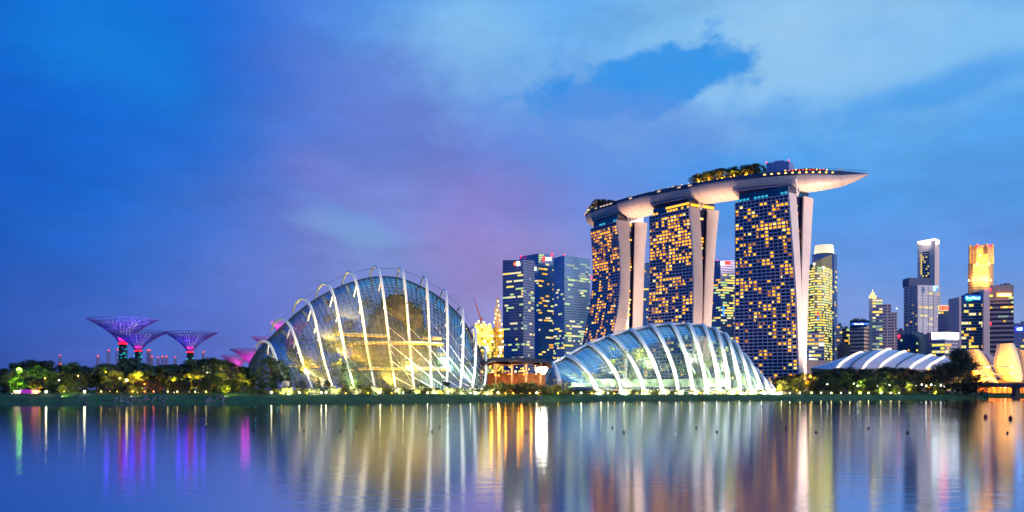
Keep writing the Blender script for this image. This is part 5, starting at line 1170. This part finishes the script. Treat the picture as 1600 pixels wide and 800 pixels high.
gar = [(30,583,320,24000,(150,255,60),'green lit grove lamp, the brightest light on the left bank',.9),(22,590,316,8000,(150,255,60),'second lamp inside the green lit grove',.3),(52,590,318,7000,(240,210,30),'yellow lamp under the trees past the green grove',.3),(70,592,322,1500,(255,180,90),'small orange lamp above the first shore lamp',.4),(92,595,318,700,(255,255,230),'small white lamp between the first two shore lamps',.36),(122,588,326,1600,(255,200,110),'small amber lamp above the second shore lamp',.36),(98,608,312,5000,(220,230,30),'lamp under the yellow green shrubs by the second shore lamp',.2),(165,582,340,5500,(230,200,30),'hidden yellow lamp under the palms short of the tallest tree tower',.25),(198,596,325,8000,(255,220,120),'white lamp under the pair of tree towers, the brighter',.75),(187,592,325,2500,(255,230,150),'white lamp under the pair of tree towers, the dimmer',.4),(215,592,335,11000,(240,205,30),'yellow lamp under the second tree tower',.3),(226,601,325,3000,(255,120,40),'orange lamp low under the second tree tower',.4),(270,595,345,9000,(235,200,30),'yellow lamp short of the lone tree tower',.4),(284,596,345,6000,(255,230,150),'white lamp below the lone tree tower',.6),(296,590,350,9000,(235,195,30),'yellow lamp just past the lone tree tower',.3),(323,583,365,1800,(255,240,220),'small white lamp high in the trees short of the pink tree towers',.45),(345,586,372,7000,(225,205,40),'yellow lamp below the trees short of the pink tree towers',.3),(355,590,370,1500,(255,210,230),'small pinkish lamp below the pink tree towers',.4),(374,585,380,7000,(215,200,40),'yellow lamp close to the blue tip of the tall dome',.3),(355,608,338,5000,(225,235,50),'lamp under the pale lit shrubs on the bank below the pink tree towers',.22),(1266,590,560,26000,(255,180,40),'cluster lamp inside the golden lit tree',1.0),(1246,592,555,8000,(240,200,40),'yellow lamp between the dome tip and the golden lit tree',.3),(1218,595,548,7000,(240,200,60),'yellow lamp behind the tip of the low dome',.3),(1451,578,640,16000,(255,140,30),'orange lamp high at the far end of the arched hall',.9),(1397,597,615,9000,(255,170,50),'orange lamp under the middle of the arched hall',.5),(1345,603,590,12000,(210,255,60),'green yellow lamp among the shrubs below the first roof ribs',.3),(1378,605,600,12000,(225,255,150),'pale green lamp among the shrubs below the middle of the hall',.3),(1420,602,610,8000,(240,230,120),'pale lamp among the shrubs below the far end of the hall',.3),(1500,597,628,5000,(255,190,110),'amber lamp under the big dark tree',.3),(1310,596,600,6000,(200,210,60),'dim lamp below the palm by the arched roof',.25)]
for px, py, Y, pw, c, lb, r in gar:
    bollard(px, Y+3, 3, pw*2.2, c, lb, r*(1 if px == 30 else .55), glow('bulb_%d_%d_%d%s'%(c+('g' if px == 30 else '',)), c, 45 if px == 30 else 16 if r > .5 else 9), 'garden lamps among the trees', py)
# yellow glow low along the pavilion and domes
for i, px in enumerate((748,758,768,780,790,802,815,828,840,872,895,925,960,995,1030,1065,1095,1125,1150)):
    bollard(px, shore(px)+12.6, .5, 2200, (255,190,36), f'{ORD[i]} low yellow path light from left, pavilion and low dome', .2, glow('bulb_yellow',(255,206,60),14), 'low yellow path lights')
for i, px in enumerate((440,480,540,575,612,650,690,720)):
    bollard(px, shore(px)+12.8, .5, 800, (250,206,60), f'{ORD[i]} low warm path light from left, along the tall dome', .17, glow('bulb_yellow',(0,0,0),14), 'low warm path lights')
# path lights under the front row of trees on the left bank: warm and pink
for i, (px, c, pw) in enumerate(((28,(255,150,150),700),(36,(255,80,230),300),(62,(255,190,60),800),(100,(255,220,90),1500),(158,(255,200,120),900),(172,(255,190,110),1100),(183,(255,200,90),1200),(207,(255,180,60),2200),(226,(255,130,70),2200),(240,(255,120,80),2000),(262,(255,220,150),900),(277,(255,220,150),800),(305,(255,220,150),700),(322,(240,220,120),900))):
    bollard(px, shore(px)+16, .6, pw, c, f'{ORD[i]} low path light from left, under the front trees', .22, glow('bulb_%d_%d_%d'%c, c, 9), 'low path lights under the trees')
k = MB(); p = gpt(41, shore(41)+15); k.loft([[(-4,0,.1),(4,0,.1),(3.4,2,.1),(-3.4,2,.1)],[(-4,0,1.1),(4,0,1.1),(3.0,2,1.5),(-3.0,2,1.5)]]); kiosk = thing('canopy_tent', 'low tent lit magenta under the trees at the left end of the bank', 'tent', tuple(p)); k.build('tent_body', glow('tent_magenta',(200,60,210),.5,.3), kiosk)
# shrubs and small trees, lamplight put into their brighter leaf colour, lamps in front
lw_ = ['inside the green lit grove','at the edge of the green lit grove','just past the green lit grove','low by the second shore lamp','under the palms before the pair','under the second tree tower','low under the second tree tower','before the lone tree tower','under the lone tree tower','past the lone tree tower','before the pink tree towers','low on the bank before the dome','by the blue tip of the dome','with golden light below the widest hotel tower','small, beside the golden one','behind the tip of the low dome','low, below the first roof ribs','pale, below the middle of the hall','low, past the pale one','below the far end of the hall','orange lit, past the hall','low, before the big dark tree']
for (px, yt, dy, pw, c), lb in zip(((30,575,22,60000,(150,255,50)),(19,582,20,16000,(160,255,60)),(50,584,20,16000,(240,205,20)),(97,601,15,9000,(215,235,20)),(178,578,30,12000,(240,200,20)),(215,580,26,26000,(240,205,20)),(205,601,15,9000,(255,200,60)),(272,588,28,14000,(235,200,20)),(296,583,30,18000,(238,200,20)),(310,586,28,9000,(238,190,20)),(343,580,34,14000,(225,205,20)),(352,601,15,9000,(220,230,40)),(376,582,36,12000,(225,205,20)),(1264,583,44,70000,(255,176,30)),(1247,590,30,24000,(240,200,40)),(1222,594,28,24000,(240,200,60)),(1345,599,20,26000,(200,240,40)),(1378,598,24,32000,(225,245,140)),(1400,601,20,22000,(200,235,60)),(1422,598,26,26000,(240,220,110)),(1449,583,44,40000,(255,130,20)),(1462,602,20,16000,(230,225,60))), lw_):
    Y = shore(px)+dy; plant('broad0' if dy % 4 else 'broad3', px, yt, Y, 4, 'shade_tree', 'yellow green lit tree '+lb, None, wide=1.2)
    g_ = gpt(px, Y-7); r = thing('tree_uplight', 'ground light in front of the lit tree '+lb, 'lamp', tuple(g_), 0, 'tree uplights'); k = MB(); k.lathe([(.25,-.2),(.28,.25),(.2,.3)], 10); k.build('housing', mat('lamp_post',(0,0,0)), r); k = MB(); k.lathe([(.2,.3),(.18,.36),(.02,.38)], 10); k.build('lens', glow('lens_white',(255,245,210),4), r)
    hz = (at(px,yt,Y).z-g_.z)*.62; lamp('SPOT', (0,0,.6), pw, c, r, .3, (0,7,hz), 75, .8)
# elevated walkway below the lone tree tower
wk = thing('aerial_walkway', 'curved elevated walkway below the lone tree tower', 'walkway', tuple(gpt(290,380))); wo_ = Vector(wk.location)
k = MB(); k.tube([at(px,py,Y)-wo_ for px, py, Y in ((272,576,385),(283,579,382),(296,583,380),(310,586,382),(322,588,388))], .55, 6); k.build('deck', mat('walkway_tan',(150,116,96),.7), wk)
for px, py, Y in ((283,579,382),(310,586,382)): k = MB(); a = at(px,py,Y)-wo_; k.tube([a, Vector((a.x,a.y,0))], .25, 6); k.build('post', mat('walkway_tan',(0,0,0)), wk)

# ------------------------------------------------------------------ rocks and buoys
rk = random.Random(12); RM = mat('riprap',(84,92,100),.85,var=.35,scale=1.2,bump=.4); rms = []
for i in range(5): m = MB(); m.rock((0,0,0), 1, rk); rms.append(m.mesh('boulder', RM))
def rocks(x0, x1, n, label, group):
    for i in range(n):
        px = rk.uniform(x0,x1); d = rk.uniform(.5,8.5); p = gpt(px, shore(px)+d); o = bpy.data.objects.new('boulder', rms[i%5]); col.objects.link(o); s = rk.uniform(.3,.75)
        o.location = p+Vector((0,0,.15)); o.scale = (s,s,s*.8); o.rotation_euler = (rk.random(),rk.random(),rk.random()*6); tag(o, label, 'boulder', group)
rocks(178,262,70,'blue grey riprap boulder on the bank below the pair of tree towers','boulders below the pair of tree towers')
rocks(318,350,34,'blue grey riprap boulder on the bank short of the tall dome','boulders short of the tall dome')
rocks(120,140,12,'grey boulder on the bank below the second shore lamp','boulders below the second shore lamp')
rocks(812,846,26,'pale boulder in the gully below the floodlight mast','boulders in the gully by the floodlight')
bw = [(395,674),(531,674),(557,668),(475,674),(322,667),(675,675),(687,668),(822,675),(957,669),(975,675),(1088,669),(1120,675),(1228,670),(1275,676),(1357,670),(1418,677),(1574,677)]
for i, (px, py) in enumerate(sorted(bw)):
    Y = EYE*F/(py-HY); p = flat(px,Y); r = thing('mooring_buoy', f'{ORD[i]} small dark buoy from the left on the water', 'buoy', tuple(p), 0, 'small dark buoys'); k = MB(); k.lathe([(.02,-.1),(.09,-.05),(.1,.03),(.07,.1),(.03,.13)], 8); k.build('float', mat('buoy_dark',(20,20,28),.5), r); k = MB(); k.tube([(0,0,.12),(0,0,.2)], .015, 5); k.build('eye', M_MULL, r)
for px, py, lb in ((1540,651,'farther one of the two red buoys below the museum'),(1579,653.5,'nearer one of the two red buoys below the museum')):
    Y = EYE*F/(py+2-HY); r = thing('marker_buoy', lb, 'buoy', tuple(flat(px,Y)), 0, 'red marker buoys'); k = MB(); k.lathe([(.05,-.2),(.2,-.1),(.23,.1),(.2,.32),(.08,.42)], 10); k.build('float', mat('buoy_red',(110,8,24),.5), r); k = MB(); k.tube([(0,0,.4),(0,0,.55)], .05, 6); k.build('top_mark', mat('buoy_red',(0,0,0)), r)
